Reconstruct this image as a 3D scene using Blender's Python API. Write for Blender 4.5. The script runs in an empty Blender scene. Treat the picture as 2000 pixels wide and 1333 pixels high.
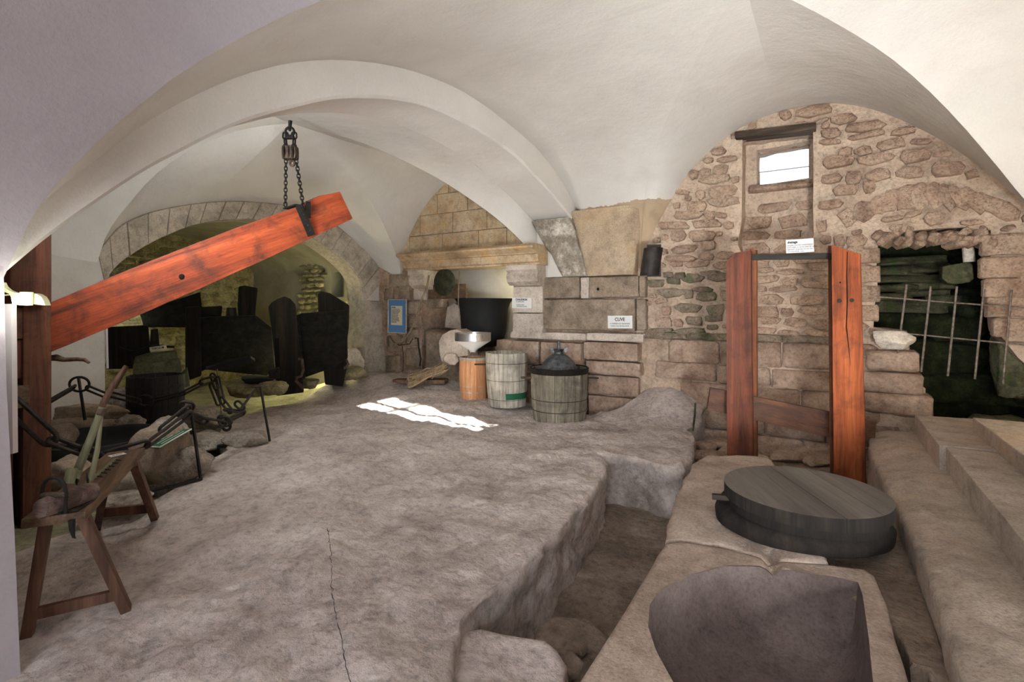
import bpy, bmesh, math, random
from math import pi, sin, cos, sqrt, radians
from mathutils import Vector, Matrix, noise
from mathutils.geometry import delaunay_2d_cdt

random.seed(7)
sc = bpy.context.scene
col = sc.collection

# ------------------------------------------------------------------ camera
TH = radians(31.4); CT, ST = cos(TH), sin(TH); EYE = 1.45
cam_d = bpy.data.cameras.new('camera'); cam = bpy.data.objects.new('camera', cam_d); col.objects.link(cam)
cam_d.sensor_width = 36.0; cam_d.lens = 18.0; cam_d.shift_y = -66.5 / 2000; cam_d.clip_start = 0.02
cam.location = (0, 0, EYE); cam.rotation_euler = (pi / 2, 0, TH)
sc.camera = cam

# ------------------------------------------------------------------ exposure, sky, sun, lamps, added fill lights
sc.view_settings.view_transform = 'Standard'; sc.view_settings.look = 'None'
sc.view_settings.exposure = 0.08; sc.view_settings.gamma = 1.0; sc.view_settings.use_curve_mapping = False
w = bpy.data.worlds.new('sky'); sc.world = w; w.use_nodes = True
bg = w.node_tree.nodes['Background']; bg.inputs[0].default_value = (0.78, 0.88, 1.0, 1); bg.inputs[1].default_value = 1.7

def light(name, kind, loc, energy, color=(1, 1, 1), size=0.3, rot=None, target=None, size_y=None, spread=None):
    d = bpy.data.lights.new(name, kind); d.energy = energy; d.color = color
    if kind == 'AREA':
        d.size = size
        if size_y: d.shape = 'RECTANGLE'; d.size_y = size_y
        if spread: d.spread = spread
    elif kind == 'SUN': d.angle = size
    else: d.shadow_soft_size = size
    o = bpy.data.objects.new(name, d); col.objects.link(o); o.location = loc
    if target is not None:
        o.rotation_euler = (Vector(target) - Vector(loc)).to_track_quat('-Z', 'Y').to_euler()
    elif rot: o.rotation_euler = rot
    return o

SUN_FROM = Vector((2.2, 4.12, 1.78)); SUN_TO = Vector((-4.25, 5.12, 0.02))
sun = light('sun', 'SUN', (0, 0, 8), 170, (1.0, 0.98, 0.94), radians(0.5), target=tuple(Vector((0, 0, 8)) + (SUN_TO - SUN_FROM)))
light('rear_fill', 'AREA', (0.3, -2.9, 1.9), 26, (0.96, 0.96, 1.0), 1.6, target=(-1.9, 4.6, 0.2), size_y=1.4, spread=1.4)  # added fill behind the camera, brightens the mid floor and hearth
light('vault_fill', 'AREA', (1.3, 0.1, 0.55), 95, (0.97, 0.985, 1.0), 0.5, target=(-0.7, 4.9, 3.1), spread=1.7)  # added fill out of view, brightens the front vault; no fixture there
light('stair_lamp', 'POINT', (1.9, 4.6, 0.82), 34, (1.0, 0.80, 0.56), 0.06)
light('mill_fill', 'AREA', (-4.0, 1.6, 2.62), 55, (0.98, 0.99, 0.98), 0.4, target=(-5.0, 5.4, 1.9))  # added fill hidden behind the first arch, brightens the second bay
light('hearth_lamp', 'POINT', (-4.3, 7.1, 1.95), 12, (1.0, 0.98, 0.66), 0.08)
light('cellar_lamp', 'POINT', (-7.9, 6.4, 0.55), 60, (1.0, 0.90, 0.48), 0.08)
light('cellar_far_lamp', 'POINT', (-10.6, 4.4, 1.25), 13, (0.98, 1.0, 0.80), 0.15)
light('cellar_floor_lamp', 'POINT', (-7.60, 5.36, 0.60), 9, (1.0, 0.96, 0.66), 0.06)

# ------------------------------------------------------------------ sightline helpers (photo pixel -> real point at a chosen height/plane/distance)
def ray(px):
    u = (px - 1000) / 1000.0
    return (-ST + u * CT, CT + u * ST)
def PT(px, py, t):                       # at camera depth t
    d = ray(px); return Vector((d[0] * t, d[1] * t, EYE + (600 - py) / 1000.0 * t))
def PZ(px, py, z=0.0):
    t = 1000.0 * (EYE - z) / (py - 600.0); return PT(px, py, t)
def PY(px, py, y=6.74): return PT(px, py, y / ray(px)[1])
def PX(px, py, x): return PT(px, py, x / ray(px)[0])
def WXZ(px, py, y=6.74):
    p = PY(px, py, y); return (p.x, p.z)

# ------------------------------------------------------------------ materials
def _mat(name):
    m = bpy.data.materials.new(name); m.use_nodes = True
    nt = m.node_tree; b = nt.nodes['Principled BSDF']; return m, nt, b
def N(nt, t, **k):
    n = nt.nodes.new(t)
    for a, v in k.items():
        if a in ('operation', 'blend_type', 'data_type', 'noise_dimensions', 'feature', 'distance', 'interpolation_type', 'attribute_name', 'mode', 'noise_type'): setattr(n, a, v)
        else: n.inputs[a].default_value = v
    return n
def ramp(nt, fac, stops):
    r = nt.nodes.new('ShaderNodeValToRGB'); nt.links.new(fac, r.inputs[0])
    e = r.color_ramp.elements
    while len(e) < len(stops): e.new(0.5)
    for i, (p, c) in enumerate(stops):
        e[i].position = p; e[i].color = (c[0], c[1], c[2], 1) if not isinstance(c, (int, float)) else (c, c, c, 1)
    return r.outputs[0]
def mix(nt, fac, a, b, mode='MIX'):
    n = nt.nodes.new('ShaderNodeMix'); n.data_type = 'RGBA'; n.blend_type = mode
    for i, v in ((0, fac), (6, a), (7, b)):
        if hasattr(v, 'is_linked') or hasattr(v, 'links'): nt.links.new(v, n.inputs[i])
        elif i == 0: n.inputs[0].default_value = v
        else: n.inputs[i].default_value = (v[0], v[1], v[2], 1)
    return n.outputs[2]
def noise_t(nt, vec, scale, detail=6, rough=0.6, dist=0.0):
    n = nt.nodes.new('ShaderNodeTexNoise'); n.inputs['Scale'].default_value = scale
    n.inputs['Detail'].default_value = detail; n.inputs['Roughness'].default_value = rough; n.inputs['Distortion'].default_value = dist
    nt.links.new(vec, n.inputs['Vector']); return n.outputs[0]
def pos(nt): return nt.nodes.new('ShaderNodeNewGeometry').outputs['Position']
def bump(nt, b, hs, dist=0.01, strength=1.0):
    bp = nt.nodes.new('ShaderNodeBump'); bp.inputs['Strength'].default_value = strength; bp.inputs['Distance'].default_value = dist
    nt.links.new(hs, bp.inputs['Height']); nt.links.new(bp.outputs[0], b.inputs['Normal'])
def madd(nt, a, ka, b_, kb):
    m1 = N(nt, 'ShaderNodeMath', operation='MULTIPLY'); nt.links.new(a, m1.inputs[0]); m1.inputs[1].default_value = ka
    m2 = N(nt, 'ShaderNodeMath', operation='MULTIPLY_ADD'); nt.links.new(b_, m2.inputs[0]); m2.inputs[1].default_value = kb
    nt.links.new(m1.outputs[0], m2.inputs[2]); return m2.outputs[0]
def lin(r, g, b):
    f = lambda v: ((v / 255 + 0.055) / 1.055) ** 2.4 if v > 10 else v / 255 / 12.92
    return (f(r), f(g), f(b))

def stone_mat(name, dark, mid, light_, scale=3.0, bd=0.02, fine=40, rough=0.9, vary=0.25, tint=None, tint_amt=0.0, pit=True):
    m, nt, b = _mat(name); p = pos(nt)
    n1 = noise_t(nt, p, scale, 8, 0.62, 0.3); n2 = noise_t(nt, p, fine, 6, 0.7); n3 = noise_t(nt, p, scale * 4.5, 6, 0.65)
    c = ramp(nt, n1, [(0.30, dark), (0.5, mid), (0.72, light_)])
    s = ramp(nt, n3, [(0.30, 0.62), (0.5, 1.0), (0.75, 1.12)]); c = mix(nt, 0.8, c, s, 'MULTIPLY')
    f = ramp(nt, n2, [(0.32, 0.55), (0.5, 1.0), (0.75, 1.25)]); c = mix(nt, 0.75, c, f, 'MULTIPLY')
    if tint is not None:
        n4 = noise_t(nt, p, scale * 0.8, 4, 0.7, 1.0); k = ramp(nt, n4, [(0.52, 0.0), (0.66, tint_amt)]); c = mix(nt, k, c, tint)
    if vary:
        oi = nt.nodes.new('ShaderNodeObjectInfo').outputs['Random']
        v = ramp(nt, oi, [(0.0, (1 - vary, 1 - vary, 1 - vary)), (0.5, (1, 0.98, 0.96)), (1.0, (1 + vary * .6, 1 + vary * .5, 1 + vary * .4))]); c = mix(nt, 1.0, c, v, 'MULTIPLY')
    nt.links.new(c, b.inputs['Base Color']); b.inputs['Roughness'].default_value = rough
    b.inputs['Specular IOR Level'].default_value = 0.25
    h = madd(nt, n3, 1.0, n2, 0.45)
    if pit:
        v = nt.nodes.new('ShaderNodeTexVoronoi'); v.inputs['Scale'].default_value = fine * 0.55; nt.links.new(p, v.inputs['Vector'])
        pr = ramp(nt, v.outputs['Distance'], [(0.05, 0.0), (0.28, 1.0)]); h = madd(nt, h, 1.0, pr, 0.12)
    bump(nt, b, h, bd); return m

def plaster_mat(name, base, dirt, scale=1.6, bd=0.004, amt=0.5):
    m, nt, b = _mat(name); p = pos(nt)
    n1 = noise_t(nt, p, scale, 6, 0.6, 0.4); n2 = noise_t(nt, p, 60, 5, 0.7); n3 = noise_t(nt, p, 9, 5, 0.6)
    k = ramp(nt, n1, [(0.35, 0.0), (0.75, amt)]); c = mix(nt, k, base, dirt)
    f = ramp(nt, n2, [(0.3, 0.90), (0.6, 1.0)]); c = mix(nt, 0.6, c, f, 'MULTIPLY')
    nt.links.new(c, b.inputs['Base Color']); b.inputs['Roughness'].default_value = 0.95; b.inputs['Specular IOR Level'].default_value = 0.15
    bump(nt, b, madd(nt, n3, 1.0, n2, 0.25), bd * 1.6); return m

def wood_mat(name, dark, mid, light_, axis=(0, 0, 1), scale=9.0, bd=0.004, rough=0.65, stain=0.5):
    m, nt, b = _mat(name); p = pos(nt)
    a = Vector(axis).normalized()
    d = N(nt, 'ShaderNodeVectorMath', operation='DOT_PRODUCT'); nt.links.new(p, d.inputs[0]); d.inputs[1].default_value = a
    s = N(nt, 'ShaderNodeVectorMath', operation='SCALE'); s.inputs[0].default_value = a * 0.94; nt.links.new(d.outputs['Value'], s.inputs['Scale'])
    q = N(nt, 'ShaderNodeVectorMath', operation='SUBTRACT'); nt.links.new(p, q.inputs[0]); nt.links.new(s.outputs[0], q.inputs[1]); v = q.outputs[0]
    n1 = noise_t(nt, v, scale * 2.2, 7, 0.65, 0.6); n2 = noise_t(nt, v, scale * 14, 4, 0.6); n3 = noise_t(nt, p, 4.0, 5, 0.65, 0.5)
    c = ramp(nt, n1, [(0.28, dark), (0.5, mid), (0.72, light_)])
    g = ramp(nt, n2, [(0.35, 0.60), (0.55, 1.0)]); c = mix(nt, 0.6, c, g, 'MULTIPLY')
    k = ramp(nt, n3, [(0.48, 0.0), (0.68, stain)]); c = mix(nt, k, c, dark)
    oi = nt.nodes.new('ShaderNodeObjectInfo').outputs['Random']
    vv = ramp(nt, oi, [(0.0, (.86, .86, .86)), (1.0, (1.1, 1.1, 1.1))]); c = mix(nt, 1.0, c, vv, 'MULTIPLY')
    nt.links.new(c, b.inputs['Base Color']); b.inputs['Roughness'].default_value = rough; b.inputs['Specular IOR Level'].default_value = 0.3
    bump(nt, b, madd(nt, n1, 1.0, n2, 0.5), bd); return m

def metal_mat(name, c1, c2, rough=0.5, metallic=0.8, scale=12, bd=0.002):
    m, nt, b = _mat(name); p = pos(nt); n = noise_t(nt, p, scale, 6, 0.65)
    nt.links.new(ramp(nt, n, [(0.35, c1), (0.65, c2)]), b.inputs['Base Color'])
    b.inputs['Roughness'].default_value = rough; b.inputs['Metallic'].default_value = metallic
    bump(nt, b, noise_t(nt, p, scale * 5, 4, 0.6), bd); return m
def foot_mat():
    m = M['plaster'].copy(); m.name = 'plaster_over_bare_foot'; nt = m.node_tree; b = nt.nodes['Principled BSDF']; p = pos(nt)
    src = b.inputs['Base Color'].links[0].from_socket
    sp = nt.nodes.new('ShaderNodeSeparateXYZ'); nt.links.new(p, sp.inputs[0]); n = noise_t(nt, p, 9, 4, 0.6)
    def cmp(sock, op, v):
        q = N(nt, 'ShaderNodeMath', operation=op); nt.links.new(sock, q.inputs[0]); q.inputs[1].default_value = v; return q.outputs[0]
    def mul(a, b_): q = N(nt, 'ShaderNodeMath', operation='MULTIPLY'); nt.links.new(a, q.inputs[0]); nt.links.new(b_, q.inputs[1]); return q.outputs[0]
    z = madd(nt, sp.outputs[2], 1.0, n, -.09)
    k = mul(mul(cmp(z, 'LESS_THAN', 2.79), cmp(sp.outputs[1], 'GREATER_THAN', 5.7)), cmp(sp.outputs[0], 'LESS_THAN', -1.5))
    n2 = noise_t(nt, p, 2.2, 6, 0.65); c = ramp(nt, n2, [(.3, lin(150, 128, 106)), (.5, lin(176, 156, 130)), (.7, lin(188, 164, 134))])
    nt.links.new(mix(nt, k, src, c), b.inputs['Base Color']); return m
def flat_mat(name, c, rough=0.6, emit=0, spec=0.3):
    m, nt, b = _mat(name); p = pos(nt); n = noise_t(nt, p, 30, 3, 0.6)
    cc = mix(nt, ramp(nt, n, [(0.3, 0.0), (0.7, 0.12)]), c, tuple(x * 0.7 for x in c)); nt.links.new(cc, b.inputs['Base Color'])
    b.inputs['Roughness'].default_value = rough; b.inputs['Specular IOR Level'].default_value = spec
    if emit: b.inputs['Emission Color'].default_value = (*c, 1); b.inputs['Emission Strength'].default_value = emit
    return m

M = {}
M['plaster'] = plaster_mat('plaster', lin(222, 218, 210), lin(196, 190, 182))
M['plaster_shaded'] = plaster_mat('plaster_shaded', lin(180, 173, 177), lin(156, 150, 155), 1.2)  # same plaster, greyed: the dimness of the near vault is in the colour
M['plaster_wall'] = plaster_mat('plaster_wall', lin(205, 200, 192), lin(170, 160, 148), 1.2, 0.006, 0.7)
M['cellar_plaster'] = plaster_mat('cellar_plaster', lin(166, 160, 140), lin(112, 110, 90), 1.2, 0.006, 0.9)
M['mortar'] = stone_mat('mortar', lin(164, 142, 122), lin(198, 176, 154), lin(216, 196, 174), 1.5, 0.03, 28, vary=0)
M['rubble'] = stone_mat('rubble', lin(150, 124, 106), lin(188, 162, 140), lin(208, 186, 164), 5, 0.025, 45, vary=0.10)
M['rubble_green'] = stone_mat('rubble_green', lin(92, 84, 72), lin(142, 128, 110), lin(170, 156, 140), 5, 0.02, 45, vary=0.16, tint=lin(88, 104, 66), tint_amt=0.75)
M['base_rock'] = stone_mat('base_rock', lin(120, 98, 82), lin(172, 148, 130), lin(200, 180, 162), 2.4, 0.035, 30, vary=0.10)
M['ashlar'] = stone_mat('ashlar', lin(112, 100, 86), lin(150, 134, 116), lin(182, 166, 148), 3, 0.012, 60, vary=0.10)
M['ashlar_gold'] = stone_mat('ashlar_gold', lin(158, 134, 106), lin(190, 168, 136), lin(208, 190, 160), 2.5, 0.006, 60, vary=0.07, tint=lin(204, 158, 96), tint_amt=0.55, pit=False)
M['ashlar_light'] = stone_mat('ashlar_light', lin(170, 156, 142), lin(200, 188, 174), lin(216, 206, 194), 3, 0.008, 60, vary=0.05)
M['voussoir'] = stone_mat('voussoir', lin(140, 134, 122), lin(178, 168, 152), lin(196, 188, 176), 3, 0.01, 60, vary=0.10)
M['tas'] = stone_mat('tas', lin(150, 128, 106), lin(176, 156, 130), lin(188, 170, 146), 1.6, 0.006, 60, vary=0, tint=lin(184, 150, 110), tint_amt=0.5, pit=False)
M['spall'] = stone_mat('spall', lin(136, 126, 112), lin(160, 150, 134), lin(226, 218, 206), 7, 0.02, 40, vary=0)
M['rock'] = stone_mat('rock', lin(160, 149, 142), lin(194, 183, 175), lin(216, 207, 200), 1.6, 0.035, 24, vary=0)
M['trench'] = stone_mat('trench', lin(116, 104, 92), lin(148, 134, 120), lin(176, 162, 148), 2.4, 0.05, 20, vary=0)
M['dirt'] = stone_mat('dirt', lin(110, 96, 82), lin(140, 124, 106), lin(160, 144, 126), 3, 0.03, 30, vary=0)
M['trough'] = stone_mat('trough', lin(132, 118, 106), lin(168, 152, 138), lin(190, 176, 162), 2.0, 0.010, 60, vary=0.04)
M['basin'] = stone_mat('basin', lin(80, 69, 65), lin(100, 88, 84), lin(116, 104, 99), 2.5, 0.006, 60, vary=0, pit=False)
M['step'] = stone_mat('step', lin(140, 128, 116), lin(168, 156, 142), lin(184, 172, 158), 2.0, 0.008, 70, vary=0.05, tint=lin(176, 146, 112), tint_amt=0.3)
M['boulder'] = stone_mat('boulder', lin(130, 122, 112), lin(180, 170, 158), lin(206, 198, 188), 6, 0.03, 34, vary=0.10)
M['mossy'] = stone_mat('mossy', lin(48, 46, 34), lin(92, 92, 70), lin(120, 118, 94), 4, 0.04, 26, vary=0.15, tint=lin(70, 92, 40), tint_amt=0.8)
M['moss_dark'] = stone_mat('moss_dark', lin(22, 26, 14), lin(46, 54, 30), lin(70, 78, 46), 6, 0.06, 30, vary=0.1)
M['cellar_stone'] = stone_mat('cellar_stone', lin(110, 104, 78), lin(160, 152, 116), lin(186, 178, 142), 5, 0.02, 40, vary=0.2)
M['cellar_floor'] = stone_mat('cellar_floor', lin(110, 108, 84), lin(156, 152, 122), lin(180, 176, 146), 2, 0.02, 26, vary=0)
M['white_stone'] = stone_mat('white_stone', lin(196, 184, 164), lin(222, 212, 194), lin(236, 228, 214), 3, 0.01, 50, vary=0)
M['iron'] = metal_mat('iron', lin(38, 34, 32), lin(66, 60, 56), 0.6, 0.6)
M['iron_dark'] = metal_mat('iron_dark', lin(22, 21, 20), lin(44, 41, 38), 0.6, 0.5)
M['iron_rust'] = metal_mat('iron_rust', lin(60, 46, 38), lin(110, 96, 84), 0.7, 0.5, 25)
M['rebar'] = metal_mat('rebar', lin(96, 84, 76), lin(150, 138, 128), 0.6, 0.5, 25)
M['tin'] = metal_mat('tin', lin(190, 188, 184), lin(226, 224, 220), 0.28, 0.9, 10, 0.001)
M['zinc'] = metal_mat('zinc', lin(60, 64, 68), lin(116, 120, 126), 0.42, 0.7, 14, 0.003)
M['soot'] = metal_mat('soot', lin(12, 14, 14), lin(24, 26, 25), 0.75, 0.1, 8)
M['copper_old'] = metal_mat('copper_old', lin(38, 40, 28), lin(74, 76, 54), 0.6, 0.4, 10)
M['black'] = flat_mat('black', lin(14, 12, 10), 0.9)
M['ink'] = flat_mat('ink', lin(30, 30, 28), 0.8)
M['white_board'] = flat_mat('white_board', lin(226, 226, 222), 0.5)
M['paper'] = flat_mat('paper', lin(206, 196, 178), 0.7)
M['blue_board'] = flat_mat('blue_board', lin(84, 126, 176), 0.6)
M['trunking'] = flat_mat('trunking', lin(206, 200, 204), 0.5)
M['shade_glass'] = flat_mat('shade_glass', lin(232, 236, 190), 0.3)
M['tube_glow'] = flat_mat('tube_glow', (1.0, 1.0, 0.92), 0.4, emit=6)
M['beam_wood'] = wood_mat('beam_wood', lin(82, 46, 36), lin(164, 72, 42), lin(196, 98, 56), (0.25, 0.88, 0.42), 5, 0.008, 0.65, 0.9)
M['beam_side'] = wood_mat('beam_side', lin(70, 56, 54), lin(112, 92, 88), lin(140, 120, 114), (0.25, 0.88, 0.42), 5, 0.006, 0.8, 0.3)
M['post_wood'] = wood_mat('post_wood', lin(64, 38, 26), lin(134, 84, 58), lin(168, 108, 76), (0, 0, 1), 5, 0.006, 0.7, 0.5)
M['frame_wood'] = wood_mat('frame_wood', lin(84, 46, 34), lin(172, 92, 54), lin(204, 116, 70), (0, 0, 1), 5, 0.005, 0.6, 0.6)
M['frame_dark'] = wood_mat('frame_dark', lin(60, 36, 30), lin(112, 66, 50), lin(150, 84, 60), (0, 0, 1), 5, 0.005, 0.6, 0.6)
M['cross_wood'] = wood_mat('cross_wood', lin(56, 38, 28), lin(98, 64, 46), lin(124, 84, 60), (1, 0.1, -0.2), 5, 0.005, 0.6, 0.5)
M['iron_wood'] = wood_mat('iron_wood', lin(26, 22, 18), lin(44, 36, 28), lin(60, 48, 38), (1, 0, 0), 6, 0.004, 0.6, 0.3)
M['billet_wood'] = wood_mat('billet_wood', lin(48, 38, 34), lin(118, 98, 90), lin(146, 126, 118), (0.86, 0.5, 0), 9, 0.012, 0.8, 0.6)
M['press_wood'] = wood_mat('press_wood', lin(46, 30, 24), lin(104, 66, 50), lin(140, 88, 64), (0, 0, 1), 5, 0.006, 0.75, 0.6)
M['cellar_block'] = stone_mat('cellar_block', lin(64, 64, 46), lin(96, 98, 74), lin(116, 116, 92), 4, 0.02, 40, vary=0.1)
M['bench_wood'] = wood_mat('bench_wood', lin(62, 46, 36), lin(108, 86, 66), lin(136, 112, 88), (-0.86, 0.5, 0), 6, 0.005, 0.7, 0.35)
M['leg_wood'] = wood_mat('leg_wood', lin(62, 44, 36), lin(100, 72, 58), lin(128, 96, 78), (0, 0, 1), 6, 0.005, 0.7, 0.4)
M['lid_wood'] = wood_mat('lid_wood', lin(76, 74, 69), lin(104, 101, 95), lin(120, 117, 110), (0.45, -0.9, 0), 3, 0.002, 0.55, 0.2)
M['lid_side'] = wood_mat('lid_side', lin(16, 14, 12), lin(32, 27, 23), lin(50, 43, 36), (0, 0, 1), 6, 0.006, 0.95, 0.4)
M['stave_orange'] = wood_mat('stave_orange', lin(170, 112, 74), lin(208, 150, 106), lin(222, 176, 138), (0, 0, 1), 7, 0.004, 0.75, 0.3)
M['stave_grey'] = wood_mat('stave_grey', lin(112, 108, 98), lin(184, 178, 164), lin(220, 214, 200), (0, 0, 1), 7, 0.006, 0.8, 0.7)
M['stave_dark'] = wood_mat('stave_dark', lin(64, 60, 50), lin(128, 120, 104), lin(170, 162, 146), (0, 0, 1), 7, 0.006, 0.8, 0.7)
M['green_paint'] = flat_mat('green_paint', lin(34, 92, 62), 0.7)
M['dark_timber'] = wood_mat('dark_timber', lin(16, 15, 12), lin(38, 33, 26), lin(58, 50, 40), (0, 0, 1), 5, 0.012, 0.85, 0.4)
M['dark_timber_h'] = wood_mat('dark_timber_h', lin(14, 14, 11), lin(32, 31, 24), lin(50, 48, 36), (0.3, 1, 0), 5, 0.012, 0.85, 0.4)
M['cask_black'] = wood_mat('cask_black', lin(16, 14, 14), lin(34, 30, 30), lin(52, 46, 44), (0, 0, 1), 7, 0.006, 0.6, 0.3)
M['shear_wood'] = wood_mat('shear_wood', lin(84, 84, 62), lin(124, 124, 98), lin(146, 146, 118), (0, 0.2, 1), 8, 0.003, 0.7, 0.2)
M['straw'] = wood_mat('straw', lin(140, 116, 88), lin(200, 178, 144), lin(224, 206, 176), (0, 0, 1), 12, 0.001, 0.8, 0.2)
M['straw_dark'] = wood_mat('straw_dark', lin(70, 52, 36), lin(120, 94, 66), lin(150, 122, 90), (0, 0, 1), 12, 0.001, 0.8, 0.2)
M['rope'] = wood_mat('rope', lin(112, 98, 78), lin(150, 136, 112), lin(172, 158, 134), (0, 0, 1), 30, 0.003, 0.9, 0.2)
M['lintel'] = wood_mat('lintel', lin(34, 28, 22), lin(78, 66, 54), lin(136, 122, 106), (1, 0, 0), 8, 0.02, 0.9, 0.5)

M['plaster_foot'] = foot_mat()
# ------------------------------------------------------------------ mesh helpers
class MB:
    def __init__(s): s.v = []; s.f = []
    def add(s, vs, fs):
        b = len(s.v); s.v += [tuple(v) for v in vs]; s.f += [tuple(i + b for i in f) for f in fs]; return s
    def hexa(s, p):                       # 8 points, bottom 4 then top 4
        return s.add(p, [(0, 3, 2, 1), (4, 5, 6, 7), (0, 1, 5, 4), (1, 2, 6, 5), (2, 3, 7, 6), (3, 0, 4, 7)])
    def box(s, c, sz, R=None):
        hx, hy, hz = sz[0] / 2, sz[1] / 2, sz[2] / 2; c = Vector(c)
        P = [Vector(q) for q in ((-hx, -hy, -hz), (hx, -hy, -hz), (hx, hy, -hz), (-hx, hy, -hz), (-hx, -hy, hz), (hx, -hy, hz), (hx, hy, hz), (-hx, hy, hz))]
        if R is not None: P = [R @ q for q in P]
        return s.hexa([c + q for q in P])
    def bar(s, a, b, wd, ht, up=(0, 0, 1), w2=None, h2=None):     # rectangular bar from a to b
        a = Vector(a); b = Vector(b); d = (b - a).normalized(); u = Vector(up); sd = d.cross(u)
        if sd.length < 1e-4: sd = d.cross(Vector((1, 0, 0)))
        sd.normalize(); u = sd.cross(d).normalized(); w2 = w2 or wd; h2 = h2 or ht
        q = []
        for c, W, H in ((a, wd, ht), (b, w2, h2)):
            q += [c - sd * W / 2 - u * H / 2, c + sd * W / 2 - u * H / 2, c + sd * W / 2 + u * H / 2, c - sd * W / 2 + u * H / 2]
        return s.add(q, [(0, 1, 2, 3), (7, 6, 5, 4), (0, 4, 5, 1), (1, 5, 6, 2), (2, 6, 7, 3), (3, 7, 4, 0)])
    def tube(s, path, r, n=10, closed=False, cap=True):
        path = [Vector(p) for p in path]; L = len(path); rs = r if isinstance(r, (list, tuple)) else [r] * L
        vs = []; fs = []; prev = None
        for i, p in enumerate(path):
            if closed: d = path[(i + 1) % L] - path[i - 1]
            else: d = path[min(i + 1, L - 1)] - path[max(i - 1, 0)]
            d.normalize()
            if prev is None:
                u = d.orthogonal().normalized()
            else: u = (prev - d * prev.dot(d)).normalized()
            prev = u; v = d.cross(u)
            for k in range(n): a = 2 * pi * k / n; vs.append(p + (u * cos(a) + v * sin(a)) * rs[i])
        rng = L if closed else L - 1
        for i in range(rng):
            j = (i + 1) % L
            for k in range(n): k2 = (k + 1) % n; fs.append((i * n + k, i * n + k2, j * n + k2, j * n + k))
        if cap and not closed: fs.append(tuple(range(n))[::-1]); fs.append(tuple((L - 1) * n + k for k in range(n)))
        return s.add(vs, fs)
    def lathe(s, prof, c=(0, 0, 0), n=32, a0=0, a1=2 * pi, R=None):
        full = abs(a1 - a0 - 2 * pi) < 1e-6; m = n if full else n + 1; c = Vector(c); vs = []; fs = []
        for r, z in prof:
            for k in range(m):
                a = a0 + (a1 - a0) * k / n; p = Vector((r * cos(a), r * sin(a), z)); vs.append(c + (R @ p if R is not None else p))
        for i in range(len(prof) - 1):
            for k in range(n): k2 = (k + 1) % m; fs.append((i * m + k, i * m + k2, (i + 1) * m + k2, (i + 1) * m + k))
        return s.add(vs, fs)
    def prism(s, poly, z0, z1, M4=None):
        n = len(poly); vs = [Vector((x, y, z0)) for x, y in poly] + [Vector((x, y, z1)) for x, y in poly]
        if M4 is not None: vs = [M4 @ v for v in vs]
        return s.add(vs, [tuple(range(n))[::-1], tuple(range(n, 2 * n))] + [(i, (i + 1) % n, n + (i + 1) % n, n + i) for i in range(n)])
    def build(s, name, mat, parent=None, bevel=0, smooth=True, sharp=40, jitter=0, jscale=8, sub=0, worn=0):
        if jitter:
            s.v = [tuple(Vector(v) + noise.noise_vector(Vector(v) * jscale) * jitter) for v in s.v]
        me = bpy.data.meshes.new(name); me.from_pydata(s.v, [], s.f); me.materials.append(M[mat] if isinstance(mat, str) else mat)
        bm = bmesh.new(); bm.from_mesh(me); bmesh.ops.recalc_face_normals(bm, faces=bm.faces)
        if bevel:
            es = [e for e in bm.edges if len(e.link_faces) == 2 and e.calc_face_angle(0) > radians(30)]
            bmesh.ops.bevel(bm, geom=es, offset=bevel, segments=2, affect='EDGES', profile=0.7)
        if sub: bmesh.ops.subdivide_edges(bm, edges=bm.edges, cuts=sub, use_grid_fill=True)
        if worn:
            bm.normal_update(); mv = []
            for v in bm.verts:
                p = v.co; e = sum(1 for ed in v.link_edges if len(ed.link_faces) == 2 and ed.calc_face_angle(0) > radians(40))
                mv.append(p - v.normal * worn * (abs(noise.noise(p * 7)) * .9 + .45 * noise.noise(p * 17) + (.55 + .5 * noise.noise(p * 12)) * (e > 0) + .5 * (e > 2)))
            for v, q in zip(bm.verts, mv): v.co = q
        for f in bm.faces: f.smooth = smooth
        if smooth:
            for e in bm.edges:
                if len(e.link_faces) == 2 and e.calc_face_angle(0) > radians(sharp): e.smooth = False
        bm.to_mesh(me); bm.free()
        o = bpy.data.objects.new(name, me); col.objects.link(o)
        if parent is not None: attach(o, parent)
        return o
def attach(o, parent):
    o.parent = parent
    m = Matrix.Translation(parent.location)
    if parent.parent: m = parent.parent.matrix_basis @ m if False else Matrix.Translation(wloc(parent))
    o.matrix_parent_inverse = m.inverted()
def wloc(p):
    return p.location if not p.parent else p.location   # parts are built in world coordinates, their own location stays zero
def tag(o, label=None, cat=None, group=None, kind=None):
    if label: o['label'] = label
    if cat: o['category'] = cat
    if group: o['group'] = group
    if kind: o['kind'] = kind
    return o
def thing(name, label, cat, loc, group=None):
    o = bpy.data.objects.new(name, None); col.objects.link(o); o.location = loc; o.empty_display_size = 0.1
    tag(o, label, cat, group); return o
def child(o, parent):                     # sub-part of a mesh part (its parent part sits at world zero offset)
    o.parent = parent; return o
def nz(v, s=1.0): return noise.noise(Vector(v) * s)

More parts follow.
